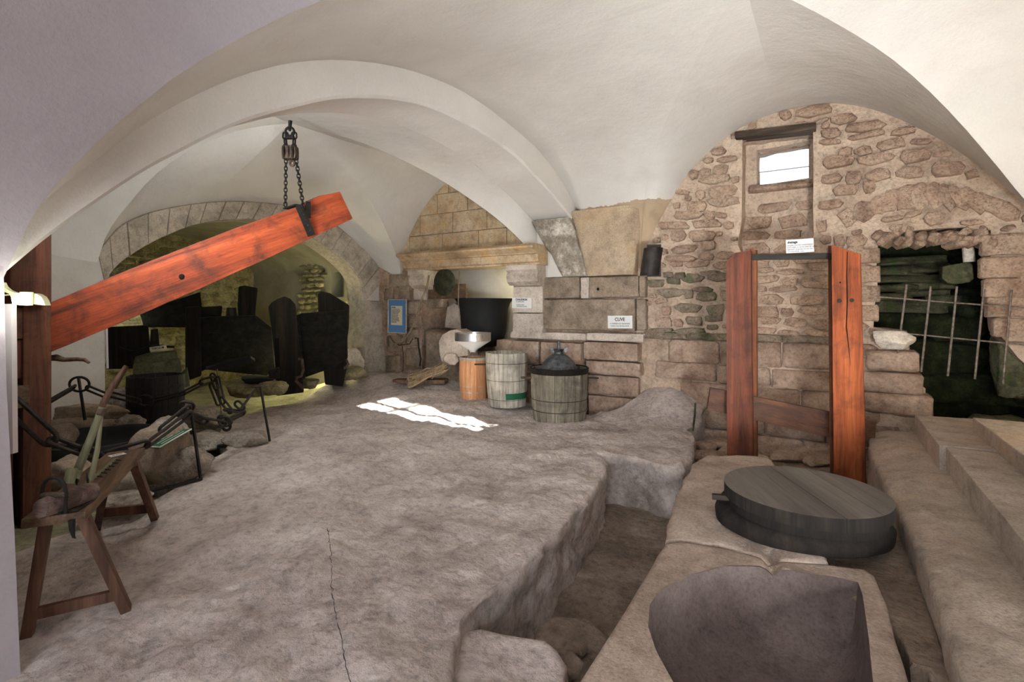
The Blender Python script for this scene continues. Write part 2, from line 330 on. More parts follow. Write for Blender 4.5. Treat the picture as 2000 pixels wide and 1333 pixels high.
# resample a closed/open polyline
def resample(pts, step, closed=True):
    out = []; n = len(pts)
    for i in range(n if closed else n - 1):
        a = Vector(pts[i]); b = Vector(pts[(i + 1) % n]); k = max(1, int((b - a).length / step))
        for j in range(k): out.append(a.lerp(b, j / k))
    if not closed: out.append(Vector(pts[-1]))
    return out
def inside(x, y, poly):
    c = False; n = len(poly); j = n - 1
    for i in range(n):
        xi, yi = poly[i][0], poly[i][1]; xj, yj = poly[j][0], poly[j][1]
        if (yi > y) != (yj > y) and x < (xj - xi) * (y - yi) / (yj - yi) + xi: c = not c
        j = i
    return c
def dpoly(x, y, poly):
    b = 1e9; n = len(poly)
    for i in range(n):
        ax, ay = poly[i][0], poly[i][1]; bx, by = poly[(i + 1) % n][0], poly[(i + 1) % n][1]
        dx, dy = bx - ax, by - ay; L = dx * dx + dy * dy or 1e-9
        t = max(0, min(1, ((x - ax) * dx + (y - ay) * dy) / L)); d = (x - ax - t * dx) ** 2 + (y - ay - t * dy) ** 2
        if d < b: b = d
    return sqrt(b)
def tri_region(outer, holes, step, margin=None):
    """triangulate a polygon with holes, filled with a grid; returns pts2d, tris, number of boundary points per loop"""
    margin = margin or step * 0.45
    pts = []; edges = []; loops = []
    for L in [outer] + holes:
        b = len(pts); pts += [Vector((p[0], p[1])) for p in L]; n = len(L); loops.append((b, n))
        edges += [(b + i, b + (i + 1) % n) for i in range(n)]
    xs = [p[0] for p in outer]; ys = [p[1] for p in outer]
    x = min(xs) + step / 2
    cx = set()
    while x < max(xs):
        y = min(ys) + step / 2
        while y < max(ys):
            if inside(x, y, outer) and not any(inside(x, y, h) for h in holes):
                cx.add((x + random.uniform(-.2, .2) * step, y + random.uniform(-.2, .2) * step))
            y += step
        x += step
    # drop grid points near the boundary: hash boundary
    cell = {}
    for p in pts: cell.setdefault((int(p.x / step // 1), int(p.y / step // 1)), []).append(p)
    m2 = margin * margin
    for q in sorted(cx):
        i, j = int(q[0] / step // 1), int(q[1] / step // 1); ok = True
        for a in (-1, 0, 1):
            for b_ in (-1, 0, 1):
                for p in cell.get((i + a, j + b_), ()):
                    if (p.x - q[0]) ** 2 + (p.y - q[1]) ** 2 < m2: ok = False
        if ok: pts.append(Vector(q))
    nb = sum(n for _, n in loops)
    r = delaunay_2d_cdt(pts, edges, [], 0, 1e-6)
    V = r[0]; F = []
    for f in r[2]:
        c = sum((V[i] for i in f), Vector((0, 0))) / 3
        if inside(c.x, c.y, outer) and not any(inside(c.x, c.y, h) for h in holes): F.append(tuple(f))
    return V, F, loops

def slab(name, outline, ztop, zbot, mat, step=0.05, rnd=0.03, rough=0.012, parent=None, holes=(), rings=6, bulge=0.0, bstep=None, jit=0.012, undercut=0.0, seed=0):
    """weathered stone mass: bumpy top inside an irregular outline, rounded brow, rough sides down to zbot"""
    bs = bstep or step
    O = resample(outline, bs); O = [Vector((p.x, p.y)) + Vector((nz((p.x * 5, p.y * 5, seed)), nz((p.x * 5, p.y * 5, seed + 9)))) * jit for p in O]
    ar = sum(O[i].x * O[(i + 1) % len(O)].y - O[(i + 1) % len(O)].x * O[i].y for i in range(len(O)))
    if ar < 0: O.reverse()
    n = len(O); nor = []
    for i in range(n):
        t = O[(i + 2) % n] - O[i - 2]; nor.append(Vector((t.y, -t.x)).normalized())
    T = [O[i] - nor[i] * rnd for i in range(n)]
    V, F, loops = tri_region([(p.x, p.y) for p in T], [[(q[0], q[1]) for q in resample(h, bs)] for h in holes], step)
    zt = ztop if callable(ztop) else (lambda x, y: ztop)
    vs = [(p.x, p.y, zt(p.x, p.y) + rough * (nz((p.x * 3, p.y * 3, seed)) * 1.3 + nz((p.x * 11, p.y * 11, seed)) * .6 + nz((p.x * 28, p.y * 28, seed)) * .3)) for p in V]
    fs = [tuple(f) for f in F]
    # rings from the top contour out and down
    prev = list(range(n)); b = len(vs)
    prof = [(-0.3, 0.12), (0.0, 0.55), (0.05, 1.0)] + [(0.05, None)] * rings
    for k, (off, dz) in enumerate(prof):
        cur = []
        for i in range(n):
            z0 = zt(T[i].x, T[i].y)
            if dz is not None: z = z0 - rnd * dz; o = off * rnd
            else:
                f = (k - 2) / rings; z = z0 - rnd + (zbot - z0 + rnd) * f; o = bulge * sin(pi * f) - undercut * f
            q = (O[i] + nor[i] * o)
            if dz is None or k == 2:
                d = nz((q.x * 5, q.y * 5, z * 6 + seed)) * .6 + nz((q.x * 14, q.y * 14, z * 14 + seed)) * .4
                q = q + nor[i] * d * rough * 2.0
            cur.append(len(vs)); vs.append((q.x, q.y, z))
        for i in range(n):
            j = (i + 1) % n; fs.append((prev[i], cur[i], cur[j], prev[j]))
        prev = cur
    mb = MB(); mb.v = vs; mb.f = fs
    return mb.build(name, mat, parent, smooth=True, sharp=75)

def ico(sub=2):
    bm = bmesh.new(); bmesh.ops.create_icosphere(bm, subdivisions=sub, radius=1); v = [x.co.copy() for x in bm.verts]; f = [tuple(q.index for q in x.verts) for x in bm.faces]; bm.free(); return v, f
ICO3 = ico(4); ICO2 = ico(2)
def boulder(name, c, size, mat='boulder', rot=0, seed=0, parent=None, flat=0.6, rough=0.26, tilt=0):
    """faceted field stone: a sphere cut by random planes, then roughened"""
    rnd = random.Random(seed); planes = []
    for _ in range(15):
        n = Vector((rnd.gauss(0, 1), rnd.gauss(0, 1), rnd.gauss(0, 1))).normalized(); planes.append((n, rnd.uniform(0.62, 0.85)))
    planes.append((Vector((0, 0, 1)), flat)); planes.append((Vector((0, 0, -1)), 0.75))
    R = Matrix.Rotation(rot, 3, 'Z') @ Matrix.Rotation(tilt, 3, 'Y'); vs = []
    for v in ICO3[0]:
        k = 1.0
        for n, d in planes:
            q = v.dot(n)
            if q > 1e-4: k = min(k, d / q)
        p = v * k; p = p * (1 + rough * 0.4 * noise.noise(v * 2.2 + Vector((seed, 0, 0))) + rough * .25 * noise.noise(v * 6 + Vector((seed, 0, 0))) + rough * .12 * noise.noise(v * 15))
        vs.append(Vector(c) + R @ Vector((p.x * size[0] / 1.5, p.y * size[1] / 1.5, p.z * size[2] / 1.5)))
    mb = MB().add(vs, ICO3[1]); return mb.build(name, mat, parent, sharp=55)
# ================================================================== STRUCTURE
def attach(o, parent):
    o.parent = parent
    if parent.type == 'EMPTY': o.matrix_parent_inverse = Matrix.Translation(parent.location).inverted()

def interp(tab, x):
    """smooth interpolation in a sorted table"""
    n = len(tab)
    if x <= tab[0][0]: return tab[0][1]
    if x >= tab[-1][0]: return tab[-1][1]
    i = max(k for k in range(n) if tab[k][0] <= x); i = min(i, n - 2)
    x0, y0 = tab[i]; x1, y1 = tab[i + 1]; h = x1 - x0; d = (y1 - y0) / h
    def sl(a, b):
        if a < 0 or b >= n: return None
        return (tab[b][1] - tab[a][1]) / (tab[b][0] - tab[a][0])
    m0 = sl(i - 1, i + 1); m1 = sl(i, i + 2); m0 = d if m0 is None else m0; m1 = d if m1 is None else m1
    t = (x - x0) / h
    return (2*t**3 - 3*t*t + 1) * y0 + (t**3 - 2*t*t + t) * h * m0 + (-2*t**3 + 3*t*t) * y1 + (t**3 - t*t) * h * m1
def cosr(a, b, n): return [a + (b - a) * (1 - cos(pi * i / n)) / 2 for i in range(n + 1)]

def ruled(name, A, B, mat, m=24, amp=0.012, dome=0.0, parent=None):
    vs = []; fs = []; n = len(A)
    for i in range(n):
        a = Vector(A[i]); b = Vector(B[i]); L = (b - a).length
        for j in range(m + 1):
            t = j / m; p = a.lerp(b, t); e = min(1, 4 * t, 4 * (1 - t)) * min(1, L / 0.4)
            p.z += dome * L * 4 * t * (1 - t) * .25 + amp * e * (nz(p, 1.3) + .4 * nz(p, 4))
            vs.append(p)
    for i in range(n - 1):
        for j in range(m): q = i * (m + 1) + j; fs.append((q, q + 1, q + m + 2, q + m + 1))
    mb = MB(); mb.v = [tuple(v) for v in vs]; mb.f = fs
    o = mb.build(name, mat, parent, sharp=60); return o

# ---- profile tables (height above eye line)
ARCH_O = [(.74, .26), (.91, .52), (1.09, .73), (1.24, .91), (1.46, 1.13), (1.83, 1.43), (2.28, 1.70), (2.87, 1.93), (3.47, 2.07), (4.16, 2.13), (4.94, 2.07), (5.74, 1.93), (6.34, 1.69), (6.76, 1.43)]
ARCH_I = [(.74, .13), (.91, .33), (1.16, .59), (1.46, .86), (1.75, 1.08), (2.18, 1.35), (2.74, 1.61), (3.47, 1.80), (4.25, 1.83), (4.94, 1.77), (5.28, 1.70), (6.0, 1.48), (6.67, 1.23), (6.76, 1.19)]
LUN = [(-2.1, .5), (-1.93, .98), (-1.69, 1.39), (-1.42, 1.78), (-.9, 2.16), (-.41, 2.29), (.05, 2.28), (.4, 2.16), (.74, 1.94), (1.12, 1.61), (1.4, 1.29), (1.62, 1.02), (1.9, .58), (2.1, .15)]
K1 = (-.45, 3.6)
G_C = [(0, .13), (.03, .43), (.086, .74), (.125, .91), (.173, 1.1), (.241, 1.31), (.335, 1.55), (.5, 1.84), (.7, 2.02), (.85, 2.10), (1, 2.13)]
G_B = [(0, .1), (.1, .5), (.271, .93), (.347, 1.14), (.467, 1.45), (.577, 1.69), (.68, 1.86), (.812, 2.0), (.916, 2.08), (1, 2.13)]
G_A = [(0, .5), (.03, 1.15), (.07, 1.38), (.127, 1.58), (.3, 1.86), (.5, 2.02), (.75, 2.1), (1, 2.13)]
XA = -3.05; XM = -3.65
def gpt(c, k, tab): return Vector((c[0] + (K1[0] - c[0]) * k, c[1] + (K1[1] - c[1]) * k, EYE + interp(tab, k)))
CA = (-2.1, 6.74); CB = (2.1, 6.74); CC = (XA, .75); CD = (2.1, .6)
Xs = sorted(set(cosr(-2.1, K1[0], 26) + cosr(K1[0], 2.1, 30)))
A = [(x, 6.76, EYE + interp(LUN, x)) for x in Xs]
B = [gpt(CA, (x + 2.1) / (K1[0] + 2.1), G_A) if x < K1[0] else gpt(CB, (2.1 - x) / (2.1 - K1[0]), G_B) for x in Xs]
tag(ruled('ceiling', A, B, 'plaster_foot', 40), kind='structure')
Ys = sorted(set(cosr(.75, 3.6, 30) + cosr(3.6, 6.74, 30)))
A = [(XA, y, EYE + interp(ARCH_O, y)) for y in Ys]
B = [gpt(CC, (y - .75) / 2.85, G_C) if y < 3.6 else gpt(CA, (6.74 - y) / 3.14, G_A) for y in Ys]
tag(ruled('ceiling', A, B, 'plaster_foot', 40), kind='structure')
Xs2 = sorted(set(cosr(XA, K1[0], 30) + cosr(K1[0], 2.1, 26)))
A = [gpt(CC, (x - XA) / (K1[0] - XA), G_C) if x < K1[0] else gpt(CD, (2.1 - x) / (2.1 - K1[0]), G_B) for x in Xs2]
B = [(x, -3.6, p.z + .05) for x, p in zip(Xs2, A)]
tag(ruled('ceiling', A, B, 'plaster_shaded', 30), kind='structure')
Ys3 = sorted(set(cosr(.6, 3.6, 26) + cosr(3.6, 6.74, 30)))
A = [gpt(CD, (y - .6) / 3.0, G_B) if y < 3.6 else gpt(CB, (6.74 - y) / 3.14, G_B) for y in Ys3]
B = [(2.25, y, EYE + .1 + 2.1 * sqrt(max(0, 1 - ((y - 3.67) / 3.09) ** 2))) for y in Ys3]
tag(ruled('ceiling', A, B, 'plaster', 24), kind='structure')

# ---- first transverse arch: front face, soffit, rear face
arch = MB(); Ya = cosr(.74, 6.76, 90); vs = []
for y in Ya:
    o_ = EYE + interp(ARCH_O, y); i_ = EYE + interp(ARCH_I, y) + .010 * nz((0, y * 3, 0)); b = .022
    e = .006 * nz((1, y * 4, 0))
    vs += [(XA + e, y, o_ + .03), (XA + e, y, (o_ + i_) / 2), (XA + e, y, i_ + b), (XA - b, y, i_)] + [(XA - b + (XM - XA + b) * k / 6, y, i_ + .008 * nz((k, y * 3, 4)) * (k < 6)) for k in range(1, 7)]
W_ = 10
arch.v = vs; arch.f = [(i * W_ + j, i * W_ + j + 1, (i + 1) * W_ + j + 1, (i + 1) * W_ + j) for i in range(len(Ya) - 1) for j in range(W_ - 1)]
tag(arch.build('trim_1', 'plaster', sharp=35), kind='structure')

# ---- second bay
K2 = (-5.2, 3.67); K2Z = 2.10; S2 = (-3.65, .76); N2E = (-3.63, 6.74); N2W = (-6.42, 6.74); S2W = (-6.98, 2.45)
GN = [(0, .5), (.05, .82), (.16, 1.16), (.3, 1.50), (.497, 1.80), (.75, 2.02), (1, 2.10)]
GE = [(0, .45), (.05, .80), (.16, 1.13), (.3, 1.42), (.5, 1.74), (.75, 2.0), (1, 2.10)]
def gp2(c, k, tab): return Vector((c[0] + (K2[0] - c[0]) * k, c[1] + (K2[1] - c[1]) * k, EYE + interp(tab, k)))
Yb = sorted(set(cosr(.76, 3.67, 26) + cosr(3.67, 6.74, 40)))
A = [(XM, y, EYE + interp(ARCH_I, y) + .006 * nz((0, y * 3, 0))) for y in Yb]
B = [gp2(S2, (y - .76) / 2.91, GE) if y < 3.67 else gp2(N2E, (6.74 - y) / 3.07, GE) for y in Yb]
tag(ruled('ceiling', A, B, 'plaster', 24), kind='structure')
LUNF = sorted([tuple((PY(px, py).x, PY(px, py).z - EYE)) for px, py in ((785, 537), (790, 491), (805, 452), (829, 407), (859, 371), (886, 348))] + [(-4.95, 2.2), (-4.6, 2.12), (-4.2, 1.8), (-3.9, 1.35), (-3.75, .95), (-3.63, .45)])
Xf = sorted(set(cosr(-6.42, K2[0], 26) + cosr(K2[0], -3.63, 26)))
A = [(x, 6.76, EYE + interp(LUNF, x)) for x in Xf]
B = [gp2(N2W, (x + 6.42) / (6.42 + K2[0]), GN) if x < K2[0] else gp2(N2E, (-3.63 - x) / (-3.63 - K2[0]), GE) for x in Xf]
tag(ruled('ceiling', A, B, 'plaster', 24), kind='structure')
A3_O_px = [(190, 492), (225, 450), (250, 432), (300, 413), (380, 398), (450, 393), (500, 395), (560, 402), (610, 418), (660, 443), (700, 478), (735, 515), (752, 545)]
A3_I_px = [(205, 560), (215, 535), (250, 503), (310, 468), (380, 440), (450, 430), (500, 430), (550, 440), (600, 460), (650, 492), (690, 528), (706, 556), (712, 590)]
X3 = -6.98
A3O = [(PX(px, py, X3).y, PX(px, py, X3).z - EYE) for px, py in A3_O_px]; A3I = [(PX(px, py, X3).y, PX(px, py, X3).z - EYE) for px, py in A3_I_px]
Yc = sorted(set(cosr(A3O[0][0], 3.67, 20) + cosr(3.67, 6.74, 36)))
A = [(X3, y, EYE + interp(A3O, y)) for y in Yc]
B = [gp2((X3, A3O[0][0]), (y - A3O[0][0]) / (3.67 - A3O[0][0]), GN) if y < 3.67 else gp2(N2W, (6.74 - y) / 3.07, GN) for y in Yc]
tag(ruled('ceiling', A, B, 'plaster', 24), kind='structure')
Xg = sorted(set(cosr(X3, K2[0], 24) + cosr(K2[0], XM, 24)))
A = [gp2((X3, A3O[0][0]), (x - X3) / (K2[0] - X3), GN) if x < K2[0] else gp2(S2, (XM - x) / (XM - K2[0]), GE) for x in Xg]
B = [(x, .7, EYE + .45 + 1.75 * sqrt(max(0, 1 - ((x + 5.3) / 1.70) ** 2))) for x in Xg]
tag(ruled('ceiling', A, B, 'plaster', 24), kind='structure')

# ---- second arch of dressed stone (voussoirs) in front of the dark cellar
arch3 = MB()
def poly_param(tab, n):
    P = [Vector(p) for p in tab]; L = [0]
    for a, b in zip(P, P[1:]): L.append(L[-1] + (b - a).length)
    out = []
    for i in range(n + 1):
        s = L[-1] * i / n; k = max(j for j in range(len(L)) if L[j] <= s + 1e-9); k = min(k, len(P) - 2)
        out.append(P[k].lerp(P[k + 1], (s - L[k]) / (L[k + 1] - L[k])))
    return out
NV = 96
OO = poly_param([(y, interp(A3O, y)) for y in cosr(A3O[0][0], A3O[-1][0], 60)], NV); II = poly_param([(y, interp(A3I, y)) for y in cosr(A3I[0][0], A3I[-1][0], 60)], NV)
for i in range(NV):
    q = [(X3 - .012, OO[i].x, OO[i].y + EYE), (X3 - .012, OO[i+1].x, OO[i+1].y + EYE), (X3 - .012, II[i+1].x, II[i+1].y + EYE), (X3 - .012, II[i].x, II[i].y + EYE)]
    arch3.add(q, [(0, 1, 2, 3)])
    arch3.add([q[3], q[2], (X3 - .38, q[2][1], q[2][2]), (X3 - .38, q[3][1], q[3][2])], [(0, 1, 2, 3)])
arch3.add([(X3 - .38, 1.0, 4.0), (X3 - .38, 7.0, 4.0), (X3 - .38, 7.0, 3.0), (X3 - .38, 1.0, 3.0)], [(0, 1, 2, 3)])
trim2 = tag(arch3.build('trim_2', 'voussoir'), kind='structure')
nv = 20
for j in range(nv):
    i0 = int(j * NV / nv); i1 = int((j + 1) * NV / nv)
    pts = OO[i0:i1 + 1] + II[i0:i1 + 1][::-1]
    c = sum(pts, Vector((0, 0))) / len(pts); pr = [c + (p - c) * .965 for p in pts]
    pr2 = [c + (p - c) * .93 for p in pts]
    vb = MB(); n = len(pts); dd = random.uniform(0.0, .012)
    vs = [(X3 - .30, p.x, p.y + EYE) for p in pr] + [(X3 + .004 + dd, p.x, p.y + EYE) for p in pr] + [(X3 + .014 + dd, p.x, p.y + EYE) for p in pr2]
    vb.add(vs, [(i, (i + 1) % n, n + (i + 1) % n, n + i) for i in range(n)] + [(n + i, n + (i + 1) % n, 2*n + (i + 1) % n, 2*n + i) for i in range(n)] + [tuple(range(2*n, 3*n))])
    vb.build('voussoir', 'voussoir', trim2, sharp=50)

# ---- generic rough wall sheet in a vertical plane
def wall(name, outer, holes, mat, frame, step=.09, rough=.012, reveal=0.0, kind='structure', parent=None, rev_mat=None):
    """outer/holes in (u,v); frame(u,v,d) -> world with d = out of the wall into the room"""
    O = resample(outer, step); H = [resample(h, step * .6) for h in holes]
    V, F, loops = tri_region([(p[0], p[1]) for p in O], [[(p[0], p[1]) for p in h] for h in H], step)
    vs = []
    for p in V:
        d = rough * (nz((p.x * 3, p.y * 3, 1.7)) + .6 * nz((p.x * 9, p.y * 9, 3.1)))
        vs.append(frame(p.x, p.y, d))
    fs = [tuple(f) for f in F]
    if reveal:
        for b, n in loops[1:]:
            idx = list(range(b, b + n)); prev = idx
            for k in range(1, 6):
                cur = []
                for i in idx:
                    p = V[i]; j = .02 * nz((p.x * 7, p.y * 7, k * 1.3)); cur.append(len(vs)); vs.append(frame(p.x + j, p.y + j, -reveal * k / 5))
                for a in range(n): c = (a + 1) % n; fs.append((prev[a], prev[c], cur[c], cur[a]))
                prev = cur
    mb = MB(); mb.v = [tuple(v) for v in vs]; mb.f = fs
    o = mb.build(name, mat, parent, sharp=60)
    if kind: tag(o, kind=kind)
    return o
fY = lambda y: (lambda u, v, d: (u, y - d, v))          # faces -Y
fX = lambda x, s=1: (lambda u, v, d: (x + s * d, u, v))  # faces +X (s=1)

# unit stones shared by every rubble wall
def unit_stone(k, boxy=0.0, n=9):
    r = random.Random(k); pts = []
    if boxy >= .5:
        n = 12
        for (sx, sz) in ((1, 1), (-1, 1), (-1, -1), (1, -1)):
            c1, c2 = r.uniform(.02, .09), r.uniform(.04, .16)
            q = [(sx * .5, sz * (.5 - c2)), (sx * (.5 - c1), sz * .5)]
            if sx * sz < 0: q.reverse()
            pts += q; nx = (-sx if sx * sz > 0 else sx); nz_ = sz if sx * sz > 0 else -sz
            pts.append((0 + r.uniform(-.1, .1), sz * .5 * r.uniform(.94, 1.0)) if sx * sz > 0 else (sx * .5 * r.uniform(.97, 1.0), r.uniform(-.1, .1)))
    else:
        n = r.choice((6, 7, 8, 9))
        for i in range(n):
            a = 2 * pi * (i + r.uniform(-.32, .32)) / n; c, s = cos(a), sin(a); e = 4.5
            rad = (abs(c) ** e + abs(s) ** e) ** (-1 / e) * r.uniform(.80, 1.04); pts.append((c * rad * .5, s * rad * .5))
    gx, gz = r.uniform(-.9, .9), r.uniform(-.5, 1.1)
    vs = []; 
    for f, y in ((1.04, .8), (1.0, -.30), (.93, -.78), (.60, -.95)):
        for i, p in enumerate(pts): vs.append((p[0] * f, y + (r.uniform(-.12, .12) + gx * p[0] * .6 + gz * p[1] * .6 if y < 0 else 0), p[1] * f))
    vs.append((r.uniform(-.1, .1), -1.0 + r.uniform(-.1, .1), r.uniform(-.1, .1)))
    fs = [(k_ * n + i, k_ * n + (i + 1) % n, (k_ + 1) * n + (i + 1) % n, (k_ + 1) * n + i) for k_ in range(3) for i in range(n)] + [(3 * n + i, 3 * n + (i + 1) % n, 4 * n) for i in range(n)]
    return vs, fs
STONES = {}
def stone_mesh(mat, k, boxy=0.0):
    key = (mat, k, boxy)
    if key not in STONES:
        vs, fs = unit_stone(k, boxy); me = bpy.data.meshes.new('stone'); me.from_pydata(vs, [], fs); me.materials.append(M[mat])
        bm = bmesh.new(); bm.from_mesh(me); bmesh.ops.recalc_face_normals(bm, faces=bm.faces)
        for f in bm.faces: f.smooth = True
        bm.to_mesh(me); bm.free(); STONES[key] = me
    return STONES[key]
def put_stone(parent, p, w_, h_, d_, mat, rz=0.0, tilt=0.0, name='stone', boxy=0.0):
    o = bpy.data.objects.new(name, stone_mesh(mat, random.randrange(14), boxy)); col.objects.link(o)
    o.location = p; o.rotation_euler = (0, tilt, rz); o.scale = (w_, d_, h_); o.parent = parent; return o
def courses(u0, u1, v0, v1, hr, wr, wob=.03):
    """irregular rubble courses -> list of (u,v,w,h,tilt)"""
    out = []; v = v0; k = 0
    while v < v1:
        h = random.uniform(*hr); u = u0 + random.uniform(-wr[1], 0); k += 1
        while u < u1:
            w_ = random.uniform(*wr); uu = u + w_ / 2
            vv = v + h / 2 + wob * nz((uu * 1.5, k * 3.1, 0)) * 2
            out.append((uu, vv, w_, h, random.uniform(-.10, .10))); u += w_
        v += h
    return out
def clipped(lst, poly, holes=(), m=.35):
    r = []
    for (u, v, w_, h, t) in lst:
        ok = all(inside(u + a * w_ * m, v + b * h * m, poly) for a in (-1, 0, 1) for b in (-1, 1))
        if ok: ok = not any(inside(u + a * w_ * .5, v + b * h * .5, H) for H in holes for a in (-1, -.5, 0, .5, 1) for b in (-1, 0, 1))
        if ok: r.append((u, v, w_, h, t))
    return r

# ---- back wall of the front bay: rubble, small window, broken opening
YW = 6.74
NICHE = [WXZ(1441, 478), WXZ(1448, 430), WXZ(1449, 380), WXZ(1450, 272), WXZ(1588, 254), WXZ(1589, 330), WXZ(1588, 400), WXZ(1590, 494), WXZ(1500, 500), WXZ(1452, 505)]
CAVE = [WXZ(*p) for p in ((1716, 470), (1722, 452), (1760, 454), (1790, 450), (1830, 446), (1880, 444), (1936, 450), (1936, 480), (1934, 520), (1938, 560), (1945, 600), (1950, 650), (1990, 700), (2060, 760), (2060, 860), (1808, 862), (1808, 760), (1786, 740), (1784, 690), (1776, 686), (1772, 648), (1706, 640), (1708, 600), (1714, 560), (1712, 520))]
wallpoly = [(-2.16, -.5), (2.3, -.5), (2.3, 3.95), (-2.16, 3.95)]
wb = wall('wall_back', wallpoly, [NICHE, CAVE], 'mortar', fY(YW + .008), .05, .014, reveal=.32)
lunpoly = [(-2.06, .95)] + [(x, EYE + interp(LUN, x)) for x in cosr(-2.06, 2.2, 40)] + [(2.2, .95)]
arch_stones = []                                            # relieving arch of upright stones above the opening
for i, (px, py, w_, h, rt) in enumerate(((1688, 412, 50, 46, .9), (1716, 400, 40, 44, .6), (1742, 392, 34, 50, .35), (1770, 386, 36, 54, .15), (1798, 384, 36, 56, .05), (1826, 382, 30, 56, -.1), (1850, 384, 28, 58, -.3), (1872, 386, 28, 60, -.45), (1898, 390, 28, 62, -.6), (1930, 398, 30, 60, -.75), (1960, 410, 34, 60, -.85), (1655, 424, 44, 30, 1.1))):
    p = PY(px, py, YW); t = 5.2 / 1000
    arch_stones.append((p.x, p.z, w_ * t, h * t, rt)); put_stone(wb, (p.x, YW + .01, p.z), w_ * t * .92, h * t * 1.05, .055, 'rubble', tilt=rt)
av = [[(p[0] - p[2] * .5, p[1] - p[3] * .42), (p[0] + p[2] * .5, p[1] - p[3] * .42), (p[0] + p[2] * .5, p[1] + p[3] * .42), (p[0] - p[2] * .5, p[1] + p[3] * .42)] for p in arch_stones]
lst = clipped(courses(-2.1, 2.2, 1.12, 3.75, (.085, .155), (.12, .42), .045), lunpoly, [NICHE, CAVE] + av)
placed = [(p[0], p[1], max(p[2], .16), p[3]) for p in arch_stones]
for u, v, w_, h, t in lst:
    w_ *= random.uniform(.88, 1.06); h *= random.uniform(.82, 1.12)
    g = v < 1.9 and u < -1.0 and nz((u * 2, v * 2, 5)) > -.25
    placed.append((u, v, w_, h)); put_stone(wb, (u, YW - .012, v), w_ * .97, h * .95, random.uniform(.030, .060), 'rubble_green' if g else 'rubble', tilt=t)
for k in range(2600):                                        # small filler stones in the gaps
    if len(placed) > 270: break
    w_ = random.uniform(.08, .22); h = random.uniform(.05, .10); u = random.uniform(-2.0, 2.1); v = random.uniform(1.15, 3.7)
    if any(abs(u - p[0]) < (w_ + p[2]) * .47 and abs(v - p[1]) < (h + p[3]) * .47 for p in placed): continue
    if not clipped([(u, v, w_, h, 0)], lunpoly, [NICHE, CAVE]): continue
    placed.append((u, v, w_, h)); put_stone(wb, (u, YW - .010, v), w_, h, random.uniform(.026, .045), 'rubble', tilt=random.uniform(-.3, .3))
# lower courses: big worn blocks, a mossy string course above them
low = clipped(courses(-2.12, 2.3, -.3, 1.0, (.22, .34), (.5, .95), .01), [(-2.13, -.4), (2.3, -.4), (2.3, 1.06), (-2.13, 1.06)], [CAVE], .45)
for u, v, w_, h, t in low: put_stone(wb, (u, YW + .0, v), w_ * .985, h * .97, .07, 'base_rock', tilt=t * .2, boxy=1.0)
for k in range(8):
    u = -1.9 + k * .27
    put_stone(wb, (u, YW, 1.075 + .01 * random.random()), .285, .09, .09, 'rubble_green', tilt=random.uniform(-.03, .03), boxy=.5)
# jamb stones beside the opening
for (px, py, w_, h) in ((1698, 500, 36, 30), (1700, 536, 34, 34), (1700, 574, 34, 34), (1697, 612, 34, 34), (1964, 478, 70, 40), (1966, 522, 76, 40), (1966, 562, 66, 36), (1972, 600, 66, 38), (1980, 640, 60, 36)):
    p = PY(px, py, YW); put_stone(wb, (p.x, YW - .0, p.z), w_ * .0052, h * .0052, .06, 'rubble', boxy=.6)
for (px, py, w_, h) in ((1742, 705, 84, 40), (1742, 748, 96, 40), (1752, 790, 108, 42)):
    p = PY(px, py, YW - .1); put_stone(wb, (p.x, YW - .06, p.z), w_ * .0054, h * .0054, .13, 'base_rock', boxy=1.0)
# ragged underside stones of the opening
for k in range(24):
    px = 1722 + k * 9; py = 462 + 6 * sin(k * 1.7) + (6 if k % 3 else -2); p = PY(px, py, YW + .05 + .12 * random.random())
    put_stone(wb, (p.x, p.y, p.z), .11, .13, .14, 'rubble', tilt=random.uniform(.3, 1.1), rz=random.uniform(-.5, .5))

# window niche: recessed rough sill wall, oak lintel, splayed reveals and the light opening
nb = MB()
win_y = 7.06
wx0, wx1 = PY(1478, 300, win_y).x, PY(1582, 300, win_y).x; wz0, wz1 = PY(1530, 357, win_y).z, PY(1530, 287, win_y).z
NB = [(-1.05, 1.9), (.05, 1.9), (.05, 3.8), (-1.05, 3.8)]
wn = wall('wall_back', NB, [[(wx0, wz0), (wx1, wz0 + .02), (wx1, wz1 + .03), (wx0, wz1)]], 'mortar', fY(win_y), .05, .02, reveal=.35)
for u, v, w_, h, t in clipped(courses(-.98, -.05, 2.05, 2.88, (.13, .22), (.3, .55)), [(-1.0, 2.0), (-.02, 2.0), (-.02, 2.92), (-1.0, 2.92)]):
    put_stone(wn, (u, win_y + .0, v), w_ * .92, h * .85, .05, 'rubble', tilt=t)
put_stone(wn, ((wx0 + wx1) / 2 + .02, win_y - .02, wz0 - .05), .78, .09, .09, 'rubble', boxy=1.0)
lt = MB(); a = PY(1440, 266, YW - .03); b = PY(1590, 249, YW - .03)
lt.bar((a.x - .02, YW + .02, a.z), (b.x + .02, YW + .02, b.z), .22, .085)
tag(lt.build('trim_3', 'lintel', bevel=.012, jitter=.012, jscale=14), kind='structure')
wi = MB()
for k in range(0): x = wx0 + (wx1 - wx0) * (k + .5) / 3; wi.tube([(x, win_y + .12, wz0 - .03), (x, win_y + .12, wz1 + .05)], .006, 8)
wi.tube([(wx0 - .03, win_y + .12, (wz0 + wz1) / 2 - .03), (wx1 + .03, win_y + .12, (wz0 + wz1) / 2 - .03)], .005, 8)
w1 = tag(wi.build('window_1', 'rebar'), kind='structure')
fr = MB()
